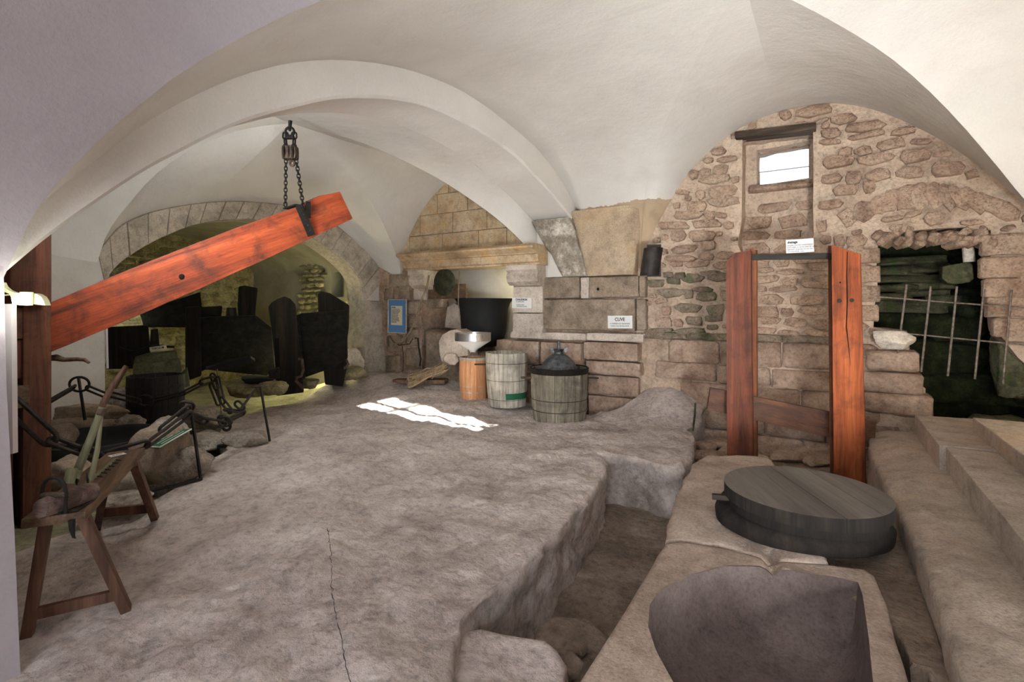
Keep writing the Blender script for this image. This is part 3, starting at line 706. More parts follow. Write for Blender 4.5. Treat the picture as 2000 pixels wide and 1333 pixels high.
for a, b in (((wx0, wz0), (wx1, wz0 + .02)), ((wx1, wz0), (wx1, wz1 + .03)), ((wx1, wz1 + .03), (wx0, wz1)), ((wx0, wz1), (wx0, wz0))):
    fr.bar((a[0], win_y + .16, a[1]), (b[0], win_y + .16, b[1]), .03, .03)
fr.build('window_frame', 'rubble', w1)

# ---- the hole behind the broken opening: drystone back wall, mossy sides
cv = MB()
cav = wall('wall_back', [(.0, -.6), (2.6, -.6), (2.6, 2.9), (.0, 2.9)], [], 'moss_dark', fY(7.75), .1, .05)
side = MB().add([(.28, 6.8, -.5), (.18, 7.75, -.5), (.18, 7.75, 2.8), (.28, 6.8, 2.8)], [(0, 1, 2, 3)]).add([(2.15, 6.8, -.5), (1.75, 7.75, -.5), (1.75, 7.75, 2.8), (1.65, 6.8, 2.8)], [(0, 1, 2, 3)]).add([(.2, 6.8, 2.45), (2.2, 6.8, 2.45), (2.2, 7.75, 2.3), (.2, 7.75, 2.3)], [(0, 1, 2, 3)])
tag(side.build('wall_back', 'moss_dark'), kind='structure')
dry = [(1770, 510, 118, 16), (1748, 529, 90, 19), (1815, 524, 62, 18), (1766, 545, 116, 15), (1742, 563, 80, 14), (1812, 558, 80, 16), (1800, 573, 78, 12), (1735, 580, 70, 14), (1770, 598, 120, 26), (1840, 588, 50, 20)]
for px, py, w_, h in dry:
    p = PY(px, py, 7.5); put_stone(cav, (p.x, 7.52, p.z), w_ * .0063, h * .0062, .16, 'mossy', tilt=random.uniform(-.03, .03), boxy=.7)
for px, py, w_, h in ((1780, 632, 150, 46), (1770, 680, 150, 44), (1860, 640, 110, 50), (1840, 700, 160, 60), (1900, 590, 70, 60), (1910, 530, 50, 60), (1860, 760, 220, 60)):
    p = PY(px, py, 7.55); put_stone(cav, (p.x, 7.62, p.z), w_ * .0063, h * .0063, .16, 'moss_dark', boxy=.2)

# ---- hearth wall (second bay) and pier
HO = [(-5.95, .05), (-4.03, .05), (-4.03, 2.12), (-5.95, 2.12)]
wh = wall('wall_back', [(-7.4, -.4), (-2.12, -.4), (-2.12, 3.95), (-7.4, 3.95)], [HO], 'base_rock', fY(6.75), .09, .012, reveal=.75)
hb = wall('wall_back', [(-6.2, -.1), (-3.8, -.1), (-3.8, 2.9), (-6.2, 2.9)], [], 'plaster_wall', fY(7.48), .1, .02)
tag(MB().box((-5.0, 7.25, 2.75), (2.4, .8, .05)).build('ceiling', 'plaster_wall'), kind='structure')
def block(name, mat, x0, x1, z0, z1, y, d=.04, parent=None, bev=.008, jit=.006):
    g = .004
    o = MB().hexa([(x0+g, y-d, z0+g), (x1-g, y-d, z0+g), (x1-g, y+.1, z0+g), (x0+g, y+.1, z0+g), (x0+g, y-d, z1-g), (x1-g, y-d, z1-g), (x1-g, y+.1, z1-g), (x0+g, y+.1, z1-g)])
    return o.build(name, mat, parent, sub=7 if jit > .01 else 3, worn=jit * 1.3, sharp=70)
# golden ashlar above the mantel
zz = [2.34, 2.68, 3.02, 3.35, 3.66]; offs = (.0, .33, .1, .4)
for r in range(4):
    x = -6.45 + offs[r] - .5
    while x < -3.7:
        w_ = random.uniform(.45, .78); block('stone', 'ashlar_gold', x, x + w_, zz[r], zz[r + 1], 6.74, .012 + .008 * random.random(), wh, .004, .003); x += w_
# pier blocks (front face of the pier, about half a hand proud of the hearth wall)
def pb(px0, px1, py0, py1, mat='ashlar', d=.06):
    y = 6.70; xm = (px0 + px1) / 2; ym = (py0 + py1) / 2
    x0 = PY(px0, ym, y).x; x1 = PY(px1, ym, y).x; z0 = PY(xm, py1, y).z; z1 = PY(xm, py0, y).z
    return block('stone', mat, x0, x1, z0, z1, y, d, wh, .014, .012)
for a in ((1056, 1135, 541, 584), (1153, 1250, 540, 582), (1250, 1264, 540, 582), (1058, 1243, 584, 646), (1244, 1265, 584, 646)): pb(*a)
pb(1135, 1153, 541, 584, 'ashlar_light', .045)
for a in ((1002, 1150, 648, 664), (1150, 1262, 650, 668)): pb(*a, 'ashlar_light', .10)
for a in ((976, 1060, 664, 735), (1062, 1142, 668, 720), (1145, 1252, 668, 704), (1150, 1256, 705, 732), (1100, 1150, 722, 756)): pb(*a, 'base_rock', .12)
for a in ((1000, 1090, 737, 800), (1150, 1250, 734, 772), (1092, 1148, 758, 812), (1150, 1240, 774, 820)): pb(*a, 'base_rock', .05)
# putlog hole in the pier
tag(MB().lathe([(0, 0), (.02, 0)], PY(1168, 565, 6.634), 16, R=Matrix.Rotation(pi / 2, 3, 'X')).build('trim_4', 'black'), kind='structure')
# flaring springer (tas-de-charge) under the front vault
def loft(name, rings, mat, parent=None, jit=0, sharp=50):
    mb = MB(); n = len(rings[0]); vs = [p for r in rings for p in r]
    fs = [(k * n + i, k * n + (i + 1) % n, (k + 1) * n + (i + 1) % n, (k + 1) * n + i) for k in range(len(rings) - 1) for i in range(n)] + [tuple(range(n))[::-1], tuple((len(rings) - 1) * n + i for i in range(n))]
    mb.add(vs, fs); return mb.build(name, mat, parent, jitter=jit, sharp=sharp)
ringsT = []
for k in range(9):
    f = k / 8; z = 1.88 + (2.80 - 1.88) * f; e = f ** 1.7
    L = -2.80 - .24 * f; Rr = -2.14 + .16 * e; Yf = 6.62 - .04 * e
    ringsT.append([(L, 6.8, z), (L - .02, Yf + .03, z), (L + .05, Yf, z), (-2.30, Yf - .03 * e, z), (-2.17 + .10 * e, Yf + .02, z), (Rr, 6.70, z), (Rr, 6.8, z)])
tag(loft('trim_5', ringsT, 'tas', None, .01), kind='structure')
ringsS = []
for k in range(9):
    f = k / 8; z = 1.88 + (2.70 - 1.88) * f; step_ = .03 * (math.floor(f * 4) / 4)
    l = -3.20 - .45 * f; r = -2.82 - .22 * f; Yf = 6.62 - .10 * f - step_
    ringsS.append([(l, 6.8, z), (l, Yf + .03, z), (l + .04, Yf, z), (r - .04, Yf, z), (r, Yf + .03, z), (r, 6.8, z)])
tag(loft('trim_6', ringsS, 'spall', None, .02), kind='structure')
# plastered foot of the arch behind the springer
tag(MB().add([(-3.65, 6.68, 2.70), (-3.02, 6.55, 2.72), (-3.18, 6.66, 1.885), (-3.63, 6.70, 1.885), (-3.66, 6.8, 2.7), (-3.63, 6.8, 1.88)], [(0, 1, 2, 3), (0, 3, 5, 4), (3, 2, 5)]).build('trim_7', 'plaster'), kind='structure')

# rubble beside the hearth (left) with larger stones
for (px, py, w_, h, m_) in ((776, 548, 46, 26, 'ashlar'), (760, 575, 26, 26, 'ashlar'), (790, 575, 30, 28, 'ashlar'), (822, 572, 30, 30, 'ashlar_light'), (808, 602, 26, 26, 'ashlar'), (812, 628, 30, 24, 'ashlar'), (806, 660, 34, 34, 'ashlar'), (770, 672, 40, 36, 'ashlar'), (768, 712, 44, 36, 'ashlar'), (806, 700, 40, 40, 'ashlar'), (806, 730, 50, 20, 'ashlar'), (850, 590, 40, 24, 'ashlar'), (850, 560, 30, 26, 'ashlar_light')):
    t = 8.6 / 1000; p = PY(px, py, 6.74); put_stone(wh, (p.x, 6.76, p.z), w_ * t, h * t, .07, m_, boxy=.5)

# ---- hearth: mantel shelf, corbels, jamb
mt = thing('stone_mantel', 'moulded golden stone mantel shelf on curled corbels over the hearth', 'fireplace', (-4.75, 6.6, 2.06))
mpro = [(6.30, 2.35), (6.22, 2.31), (6.22, 2.285), (6.33, 2.225), (6.33, 2.21), (6.38, 2.205), (6.39, 2.10), (6.43, 2.085), (6.43, 2.06), (6.76, 2.06), (6.76, 2.34)]
mm = MB(); cut = [-6.05, -5.35, -4.45, -3.46]
for a, b in zip(cut, cut[1:]):
    q = MB(); n = len(mpro); q.add([(a + .003, y, z) for y, z in mpro] + [(b - .003, y, z) for y, z in mpro], [tuple(range(n)), tuple(range(n, 2*n))[::-1]] + [(i, (i + 1) % n, n + (i + 1) % n, n + i) for i in range(n)])
    q.build('shelf_stone', 'ashlar_gold', mt, jitter=.004, jscale=5, sharp=25)
def corbel(x0, x1, nm='corbel'):
    pr = [(6.76, 2.06), (6.40, 2.06), (6.40, 1.99), (6.45, 1.96), (6.42, 1.90), (6.44, 1.82), (6.52, 1.765), (6.60, 1.78), (6.66, 1.74), (6.76, 1.70)]
    n = len(pr); MB().add([(x0, y, z) for y, z in pr] + [(x1, y, z) for y, z in pr], [tuple(range(n)), tuple(range(n, 2*n))[::-1]] + [(i, (i + 1) % n, n + (i + 1) % n, n + i) for i in range(n)]).build(nm, 'ashlar_light', mt, jitter=.004, sharp=35)
corbel(-5.95, -5.62); corbel(-4.02, -3.50)
for z0, z1 in ((1.36, 1.76), (.98, 1.36), ): block('jamb_stone', 'ashlar_light', -4.02, -3.50, z0, z1, 6.66, .06, mt, .01, .006)

# ---- near-left pier, second bay near wall and white jamb wall
ring0 = []
for f, z in ((0, -.1), (.35, .5), (.7, 1.1), (1, 1.72)):
    xr = -2.84 - .21 * f; ring0.append([(xr, .745, z), (xr + .02, .3, z), (xr, -.6, z), (-3.8, -.6, z), (-3.8, .3, z), (-3.64, .745, z)])
tag(loft('wall_left', ring0, 'plaster_shaded', None, .012), kind='structure')
tag(MB().add([(-3.05, .745, 1.6), (-3.05, -3.6, 1.6), (-3.05, -3.6, 1.0), (-3.05, -3.6, -.3), (-3.05, -.5, -.3), (-3.05, -.5, 1.6)], [(1, 0, 5), (1, 5, 4, 3, 2)]).build('wall_left', 'plaster_shaded'), kind='structure')
tag(wall('wall_left', [(-7.0, -.4), (-3.6, -.4), (-3.6, 3.95), (-7.0, 3.95)], [], 'plaster_wall', lambda u, v, d: (u, .72 + d, v), .15, .02), kind='structure')
yl = A3I[0][0]
tag(wall('wall_left', [(.7, -.4), (yl, -.4), (yl, A3O[0][1] + EYE + .0), (.7, A3O[0][1] + EYE + .9)], [], 'plaster_wall', fX(X3), .1, .012), kind='structure')
tag(MB().box((X3 - .19, yl - .04, .8), (.376, .08, 2.3)).build('wall_left', 'plaster_wall'), kind='structure')
tag(MB().box((X3 + .05, 1.62, 1.55), (.10, .10, 1.3)).build('trim_8', 'plaster_wall', bevel=.01), kind='structure')
# right jamb of the second arch
ringJ = []
yr = A3I[-1][0]
for f, z in ((0, -.1), (.12, .35), (.3, .75), (.6, 1.2), (1, A3I[-1][1] + EYE + .02)):
    o_ = .10 * (1 - f) ** 2
    ringJ.append([(X3 - .40, yr - o_, z), (X3 + .02 + o_, yr - o_, z), (X3 + .06 + o_, yr + .12, z), (X3 + .06 + o_ * 1.5, 6.80, z), (X3 - .40, 6.80, z)])
tag(loft('wall_left', ringJ, 'voussoir', None, .03), kind='structure')
tag(MB().add([(X3 + .005, A3I[-1][0], A3I[-1][1] + EYE), (X3 + .005, 6.8, A3I[-1][1] + EYE), (X3 + .005, 6.8, 2.3), (X3 + .005, A3O[-1][0], A3O[-1][1] + EYE)], [(0, 1, 2, 3)]).build('wall_left', 'plaster_wall'), kind='structure')

# ---- cellar beyond the second arch
XE = -11.2; YC0, YC1 = 2.1, 6.95
def cz(y): return 2.15 + .8 * sqrt(max(0, 1 - ((y - (YC0 + YC1) / 2) / ((YC1 - YC0) / 2)) ** 2))
Yd = cosr(YC0, YC1, 40)
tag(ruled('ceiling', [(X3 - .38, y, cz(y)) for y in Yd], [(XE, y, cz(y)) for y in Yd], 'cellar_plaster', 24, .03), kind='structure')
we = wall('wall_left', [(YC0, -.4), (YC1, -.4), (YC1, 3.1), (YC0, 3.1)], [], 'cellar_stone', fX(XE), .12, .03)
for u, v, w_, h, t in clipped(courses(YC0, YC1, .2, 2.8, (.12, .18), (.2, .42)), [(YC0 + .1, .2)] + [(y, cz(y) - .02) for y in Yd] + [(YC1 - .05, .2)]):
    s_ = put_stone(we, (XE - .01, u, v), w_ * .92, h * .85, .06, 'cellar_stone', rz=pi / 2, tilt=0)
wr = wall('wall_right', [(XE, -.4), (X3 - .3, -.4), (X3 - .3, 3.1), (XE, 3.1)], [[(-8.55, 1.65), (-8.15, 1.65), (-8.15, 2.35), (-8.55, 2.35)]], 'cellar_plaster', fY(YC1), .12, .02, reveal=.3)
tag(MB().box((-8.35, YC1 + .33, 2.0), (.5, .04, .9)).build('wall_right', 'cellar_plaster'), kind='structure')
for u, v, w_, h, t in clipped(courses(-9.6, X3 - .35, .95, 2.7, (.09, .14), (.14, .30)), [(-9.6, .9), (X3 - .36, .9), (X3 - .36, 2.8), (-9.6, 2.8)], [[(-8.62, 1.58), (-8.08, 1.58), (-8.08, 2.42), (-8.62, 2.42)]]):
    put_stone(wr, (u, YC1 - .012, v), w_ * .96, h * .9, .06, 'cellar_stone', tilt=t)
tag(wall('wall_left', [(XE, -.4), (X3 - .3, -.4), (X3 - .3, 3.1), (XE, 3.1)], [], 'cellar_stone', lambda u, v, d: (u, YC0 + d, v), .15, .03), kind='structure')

# ---- unseen outer shell, added to keep outdoor light out except by the doorway behind the camera and the side window
# side window (outside the frame): opening in the right wall that throws the sun patch
wy0, wy1, wz_0, wz_1 = 3.93, 4.36, 1.58, 2.20
rw = wall('wall_right', [(-3.6, -.7), (8.0, -.7), (8.0, 4.3), (-3.6, 4.3)], [[(wy0, wz_0), (wy1, wz_0), (wy1, wz_1), (wy0, wz_1)]], 'plaster_wall', fX(2.25, -1), .25, .01, reveal=0.05)
sb = MB().box((2.3, (wy0 + wy1) / 2 - .01, (wz_0 + wz_1) / 2), (.04, .085, .76)); sb.box((2.3, (wy0 + wy1) / 2, wz_1 - .17), (.04, .44, .05))
tag(sb.build('window_2', 'post_wood'), kind='structure')
sh = MB().box((-4.5, 1.9, 4.25), (15.0, 12.0, .1)).box((-4.5, 8.3, 1.5), (15.0, .1, 5.6)) if False else MB().box((-4.5, 1.9, 4.25), (15.0, 12.0, .1))
tag(sh.build('ceiling', 'plaster_wall'), kind='structure')
hs = MB().box((-8.0, 7.86, 1.8), (8.4, .1, 5.0)).box((-4.0, 7.86, 1.0), (8.0, .1, 3.4)).box((1.6, 7.86, 1.6), (3.4, .1, 3.3)).box((-12.2, 3, 1.8), (.1, 10, 5)).box((-7.8, -3.6, 1.8), (9.4, .1, 5)).box((-3.4, -2.0, 1.8), (.1, 3.2, 5))
tag(hs.build('wall_back', 'plaster_wall'), kind='structure')
# ================================================================== FLOOR AND ROCK
def sst(x): x = max(0, min(1, x)); return x * x * (3 - 2 * x)
def base_z(x, y):
    if x < -3.9: return -.16 + (.06 if x < -7 else 0)
    if x > -1.15 and y > 4.6: return -.22
    return -.5
def gsheet(name, x0, x1, y0, y1, zf, mat, st=.08, r=.02):
    nx = int((x1 - x0) / st); ny = int((y1 - y0) / st); vs = []; fs = []
    for i in range(nx + 1):
        for j in range(ny + 1):
            x = x0 + (x1 - x0) * i / nx; y = y0 + (y1 - y0) * j / ny; vs.append((x, y, zf(x, y) + r * (nz((x * 2, y * 2, 0)) + .5 * nz((x * 8, y * 8, 2)))))
    for i in range(nx):
        for j in range(ny): q = i * (ny + 1) + j; fs.append((q, q + ny + 1, q + ny + 2, q + 1))
    mb = MB(); mb.v = vs; mb.f = fs; return mb.build(name, mat, sharp=60)
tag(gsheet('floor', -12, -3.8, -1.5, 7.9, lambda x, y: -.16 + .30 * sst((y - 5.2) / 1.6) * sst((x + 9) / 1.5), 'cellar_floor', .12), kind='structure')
tag(gsheet('floor', -2.6, -.5, .4, 7.0, lambda x, y: -.5 if y < 6.2 else -.35, 'trench', .05, .035), kind='structure')
tag(gsheet('floor', -1.02, 2.3, 4.45, 7.9, lambda x, y: -.22, 'dirt', .08, .03), kind='structure')
tag(gsheet('floor', -.8, 2.3, -3.7, 4.9, lambda x, y: -.02 if x > .15 else -.4, 'trench', .06, .02), kind='structure')
tag(MB().box((-5, 2, -.75), (16, 14, .1)).build('floor', 'dirt'), kind='structure')

def plat_z(x, y):
    z = .26 * sst((-x - 3.3) / 2.1) * sst((y - 5.0) / 1.3)
    z += .40 * math.exp(-((x + 1.75) ** 2 / .40 + (y - 6.75) ** 2 / .18))
    z += .03 * nz((x * .7, y * .7, 3)) + .015 * nz((x * 1.8, y * 1.8, 9))
    z -= .05 * sst((2.2 - y) / 1.5)
    z -= .10 * sst((-x - 3.6) / .8) * sst((2.4 - y) / 1.0)
    return z
def q0(px, py, z=0): p = PZ(px, py, z); return (p.x, p.y)
plat = [q0(900, 1208), q0(940, 1168), q0(1000, 1116), q0(1045, 1082), q0(1100, 1022), q0(1140, 976), q0(1172, 938), q0(1184, 915), q0(1180, 896), q0(1166, 886),
        q0(1215, 887), q0(1260, 896), q0(1300, 909), q0(1335, 909), q0(1350, 890), q0(1359, 862), q0(1352, 846), q0(1330, 838, .02), (-1.36, 6.12), (-1.28, 6.3), (-1.25, 6.78),
        (-2.02, 6.80), (-2.12, 6.62), (-2.35, 6.50), (-2.62, 6.38), (-2.85, 6.45), (-3.1, 6.62), (-3.4, 6.85), (-6.9, 6.85), (-7.3, 6.4), (-7.15, 5.6), (-6.95, 4.9), (-6.75, 4.2), (-6.3, 3.5), (-5.8, 3.15), (-5.2, 2.95), (-4.95, 2.6), (-4.55, 2.3),
        (-4.45, 1.9), (-4.5, 1.3), (-4.3, .3), (-3.9, -1.4), (-1.35, -1.4), (-1.25, 1.2), (-1.28, 1.62)]
plateau = tag(slab('floor', plat, plat_z, -.62, 'rock', .034, .035, .030, rings=12, jit=.022, bstep=.04, bulge=-.02), kind='structure')
# thin crack running across the rock
ck = MB(); cp = []
for px, py in ((640, 1040), (646, 1090), (648, 1150), (655, 1200), (668, 1255), (676, 1300), (690, 1345)):
    p = PZ(px, py, 0); cp.append(Vector((p.x, p.y, 0)))
from mathutils.bvhtree import BVHTree
bv = BVHTree.FromPolygons([v.co for v in plateau.data.vertices], [tuple(p.vertices) for p in plateau.data.polygons])
def onrock(p):
    h = bv.ray_cast(Vector((p.x, p.y, 2)), Vector((0, 0, -1))); return h[0] if h[0] else p
cp = [p + Vector((.012 * nz((p.x * 30, p.y * 30, 1)), .012 * nz((p.x * 30, p.y * 30, 5)), 0)) for p in resample(cp, .02, False)]
ck.tube([onrock(p) for p in cp], [.0012 + .0022 * abs(nz((i * .3, 0, 0))) for i in range(len(cp))], 5).build('crack', 'black', plateau)
# front ledge at the lip of the trench
ledge = [q0(890, 1238, -.1), q0(940, 1228, -.1), q0(1000, 1236, -.1), q0(1062, 1250, -.1), q0(1090, 1272, -.1), q0(1108, 1296, -.1), q0(1100, 1340, -.1), (-.82, 1.3), (-.9, .6), (-1.6, .6), (-1.6, 1.9)]
slab('floor', ledge, lambda x, y: -.10 + .02 * nz((x * 3, y * 3, 1)), -.6, 'rock', .04, .03, .014, rings=5, seed=4)['kind'] = 'structure'
def bthing(o, name, label, cat, group=None): o.name = name; return tag(o, label, cat, group)
st1 = slab('stone_block', [q0(1052, 1222, -.30), q0(1078, 1200, -.30), q0(1150, 1212, -.30), q0(1190, 1240, -.30), (-.80, 2.18), (-1.10, 2.16), (-1.3, 2.3)], -.30, -.55, 'trench', .04, .03, .014, rings=4, seed=6)
tag(st1, 'rough low stone block sunk in the near end of the trench', 'stone')
for i, (px, py, z, s) in enumerate(((1098, 1300, -.22, .16), (1122, 1280, -.3, .12))):
    c = PZ(px, py, z); tag(boulder('stone_chunk', (c.x, c.y, z), (s, s * .8, s * .7), 'trench', rot=i, seed=40 + i), ['broken stone chunk wedged beside the trough at the trench mouth', 'smaller broken stone chunk behind the wedged one at the trench mouth'][i], 'stone')

# ------------------------------------------------------------------ stone trough with basin (near right)
ZT = .15
def qt(px, py, z=ZT): p = PZ(px, py, z); return (p.x, p.y)
hole = [qt(*p) for p in ((1316, 1336), (1280, 1270), (1266, 1225), (1269, 1182), (1284, 1158), (1352, 1121), (1424, 1105), (1496, 1107), (1526, 1110), (1550, 1115), (1615, 1124), (1676, 1137), (1685, 1162), (1697, 1250), (1712, 1400))] + [(.12, 1.25), (.02, 1.02), (-.25, .9), (-.5, 1.0), (-.62, 1.25)]
HR = resample([(p[0], p[1]) for p in hole], .025)
HP = [(p.x, p.y) for p in HR]
outer = [qt(1300, 1062), qt(1330, 1057), qt(1420, 1072), qt(1500, 1092), qt(1524, 1094), qt(1600, 1100), qt(1690, 1112), qt(1708, 1124), qt(1730, 1175), qt(1775, 1333), (.26, 1.9), (.27, .75), (-.72, .75), (-.73, 1.3), qt(1130, 1333), qt(1150, 1300), qt(1225, 1185), qt(1285, 1082)]
tr = thing('stone_trough', 'pale rectangular stone trough with a rounded hollow basin, nearest block at lower right', 'trough', (-.25, 1.9, 0))
gA = Vector(qt(1507, 1075)); gB = Vector(qt(1512, 1150))
def groove(x, y):
    d = gB - gA; t = max(0, min(1, (Vector((x, y)) - gA).dot(d) / d.length_squared)); r = (Vector((x, y)) - gA - d * t).length
    return .045 * math.exp(-(r / .028) ** 2)
rim = slab('rim', outer, lambda x, y: ZT + .004 * nz((x * 5, y * 5, 0)) - groove(x, y), -.5, 'trough', .018, .022, .006, parent=tr, holes=[hole], rings=8, jit=.006, bstep=.03)
bs = MB(); vs = []; fs = []; n = len(HP); cx = sum(p[0] for p in HP) / n; cy = sum(p[1] for p in HP) / n
prof = [(1.0, -.002), (.992, -.012), (.985, -.04), (.972, -.10), (.945, -.17), (.89, -.235), (.79, -.285), (.62, -.315), (.4, -.33), (.15, -.335)]
for s, dz in prof:
    for x, y in HP: vs.append((cx + (x - cx) * s, cy + (y - cy) * s, ZT + dz + .004 * nz((x * 9, y * 9, dz * 9)) - groove(x, y) * (1 if s > .96 else 0)))
for k in range(len(prof) - 1):
    for i in range(n): j = (i + 1) % n; fs.append((k * n + i, k * n + j, (k + 1) * n + j, (k + 1) * n + i))
fs.append(tuple((len(prof) - 1) * n + i for i in range(n)))
bs.v = vs; bs.f = fs; bs.build('basin', 'basin', tr, sharp=80)

# block carrying the covered vat
blk = [qt(1298, 1056), qt(1312, 1000), qt(1322, 962), qt(1345, 925), qt(1352, 905), qt(1378, 892), qt(1440, 889), qt(1500, 893), (-.2, 4.35), (.0, 3.9), (.0, 3.2), qt(1620, 1103), qt(1500, 1094), qt(1420, 1070), qt(1330, 1053)]
tag(slab('stone_block', blk, lambda x, y: ZT + .012 * nz((x * 4, y * 4, 7)) - groove(x, y), -.5, 'trough', .035, .03, .014, rings=8, seed=11), 'rough pale stone block under the covered vat, joined to the back of the basin trough', 'stone')
# packed strip between trough and stairs
strip = [(-.05, 4.6), (-.1, 3.3), (-.05, 2.95), (.18, 2.88), (.27, 2.6), (.285, 2.45), (.34, 2.45), (.40, 2.3), (.40, 4.6)]
tag(slab('floor', strip, .10, -.4, 'dirt', .05, .02, .012, rings=3, seed=13), kind='structure')
tag(slab('floor', [(.33, 2.50), (.33, .5), (.42, .5), (.42, 2.5)], .08, -.4, 'trough', .05, .015, .008, rings=3, seed=14), kind='structure')

# ------------------------------------------------------------------ round wooden vat cover
vc = PZ(1570, 955, .37)
vat = thing('covered_vat', 'dark round vat of stacked wooden rings with a flat grey plank lid', 'vat', (vc.x, vc.y, .15))
R_ = .438
def ring_disc(r, z0, z1, name, mat, jit=0, r2=None):
    r2 = r2 or r; pr = [(0, z0), (r2, z0), (r2 + .004, z0 + .006), (r, z1 - .006), (r - .006, z1), (0, z1)]
    return MB().lathe(pr, (vc.x, vc.y, 0), 64).build(name, mat, vat, sharp=30, jitter=jit, jscale=5)
o = MB().lathe([(0, .13), (.42, .13), (.462, .155), (.470, .20), (.445, .232), (.40, .238), (0, .24)], (vc.x - .03, vc.y + .02, .004), 64).build('base_ring', 'lid_side', vat, jitter=.02, jscale=3, sharp=60)
ring_disc(.408, .235, .30, 'middle_ring', 'lid_side')
# lid made of three boards clipped to a circle
ax = Vector((.48, -.88, 0)).normalized(); pxx = Vector((ax.y, -ax.x, 0))
cuts = [-1.0, -.48, .02, 1.0]
for a, b in zip(cuts, cuts[1:]):
    pl = []
    a_ = a * R_ + .0012; b_ = b * R_ - .0012
    t0 = math.asin(max(-1, a_ / R_)); t1 = math.asin(min(1, b_ / R_)); K = 22
    for k in range(K + 1): t = t0 + (t1 - t0) * k / K; pl.append((R_ * sin(t), R_ * cos(t)))
    for k in range(K + 1): t = t1 + (t0 - t1) * k / K; pl.append((R_ * sin(t), -R_ * cos(t)))
    mb = MB(); n = len(pl); W = [vc + pxx * u + ax * v for u, v in pl]
    mb.add([(p.x, p.y, .298) for p in W] + [(p.x, p.y, .37) for p in W], [tuple(range(n))[::-1], tuple(range(n, 2 * n))] + [(i, (i + 1) % n, n + (i + 1) % n, n + i) for i in range(n)])
    ob = mb.build('lid_board', 'lid_wood', vat, bevel=0, sharp=30); ob.data.materials.append(M['lid_side'])
    for p in ob.data.polygons:
        if abs(p.normal.z) < .5: p.material_index = 1
hb_ = PZ(1422, 972, .27); MB().bar((hb_.x + .05, hb_.y + .0, .275), (hb_.x - .09, hb_.y - .02, .265), .035, .03).build('wedge', 'iron_wood', vat, bevel=.003)

# ------------------------------------------------------------------ stairs on the right
def bx(x0, x1, y0, y1, z0, z1): return MB().hexa([(x0, y0, z0), (x1, y0, z0), (x1, y1, z0), (x0, y1, z0), (x0, y0, z1), (x1, y0, z1), (x1, y1, z1), (x0, y1, z1)])
s1 = slab('stone_step', [(.355, 1.0), (.40, 3.0), (.36, 4.2), (.33, 5.4), (.36, 5.98), (.80, 6.05), (1.2, 5.9), (1.2, .3), (.36, .3)], lambda x, y: .29 + .012 * nz((x * 3, y * 2, 0)) - .05 * sst((.52 - x) / .16), -.3, 'step', .04, .05, .010, rings=6, seed=21)
tag(s1, 'worn rounded lowest stone step along the right side', 'step')
o = slab('stone_step', [(.705, 5.90), (.70, 4.70), (2.2, 4.72), (2.2, 6.02), (1.4, 6.0)], .465, .285, 'step', .05, .008, .004, rings=2, jit=.003, seed=22)
tag(o, 'far slab of the second stone step, by the dark opening', 'step')
o = slab('stone_step', [(.735, 4.69), (.72, 3.0), (.72, 2.35), (2.2, 2.3), (2.2, 4.69)], .46, .285, 'step', .05, .008, .004, rings=2, jit=.003, seed=23)
tag(o, 'long nearer slab of the second stone step', 'step')
o = slab('stone_step', [(1.0, 5.35), (1.0, 3.1), (2.2, 3.1), (2.2, 5.35)], .575, .462, 'step', .05, .008, .004, rings=2, jit=.003, seed=24)
tag(o, 'uppermost stone step at the right edge', 'step')
tag(slab('stone_block', [(.86, 2.90), (.84, 2.6), (1.1, 2.5), (1.2, 2.9)], .60, .44, 'trough', .04, .03, .012, rings=3, seed=25), 'pale stone corner poking in at the far right edge above the second step', 'stone')

# paving stones behind the wooden frame
pav = []
for i, (px, py, w_, d_) in enumerate(((1372, 862, .30, .2), (1400, 858, .34, .22), (1385, 882, .36, .24), (1352, 880, .22, .2), (1500, 872, .42, .24), (1540, 882, .46, .26), (1585, 872, .34, .2), (1600, 888, .42, .24), (1490, 892, .3, .2), (1460, 868, .3, .2), (1425, 876, .34, .2), (1560, 862, .4, .22), (1700, 880, .3, .3))):
    c = PZ(px, py, -.14); o = boulder('paving_stone', (c.x, c.y, -.19), (w_, d_, .12), 'base_rock', rot=.2 * i, seed=60 + i, rough=.1)
    pav.append((c.x, o))

for i, (x_, o) in enumerate(sorted(pav, key=lambda q: q[0])):
    tag(o, 'flat paving stone on the sunken floor behind the wooden frame, ' + ('leftmost of all', 'second from the left', 'third from the left', 'fourth from the left', 'fifth from the left', 'sixth from the left', 'middle one of thirteen', 'sixth from the right', 'fifth from the right', 'fourth from the right', 'third from the right', 'second from the right', 'rightmost of all')[i], 'stone', 'paving stones behind the frame')
# ================================================================== WOODEN FRAME (drainage)
fr = thing('press_stand', 'upright wooden frame of two orange plank posts with a slanting crossbeam', 'frame', (-.27, 5.37, -.2))
def P3(px, py, t): return PT(px, py, t)
def plank(name, mat, tops, bots, t, thick, parent, back=Vector((0, 1, 0)), bev=.006):
    """vertical plank from top outline points to bottom outline points (pixels at depth t)"""
    pts = [PT(px, py, t) for px, py in tops + bots]; d = back * thick
    n = len(pts); mb = MB().add([tuple(p) for p in pts] + [tuple(p + d) for p in pts], [tuple(range(n)), tuple(range(n, 2*n))[::-1]] + [(i, (i + 1) % n, n + (i + 1) % n, n + i) for i in range(n)])
    return mb.build(name, mat, parent, bevel=bev)
bk = Vector((.15, 1, 0)).normalized()
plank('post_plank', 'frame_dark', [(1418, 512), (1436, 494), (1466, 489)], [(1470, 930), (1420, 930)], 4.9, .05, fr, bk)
plank('post_plank', 'post_wood', [(1464, 486), (1477, 488)], [(1478, 928), (1466, 928)], 5.06, .05, fr, bk)
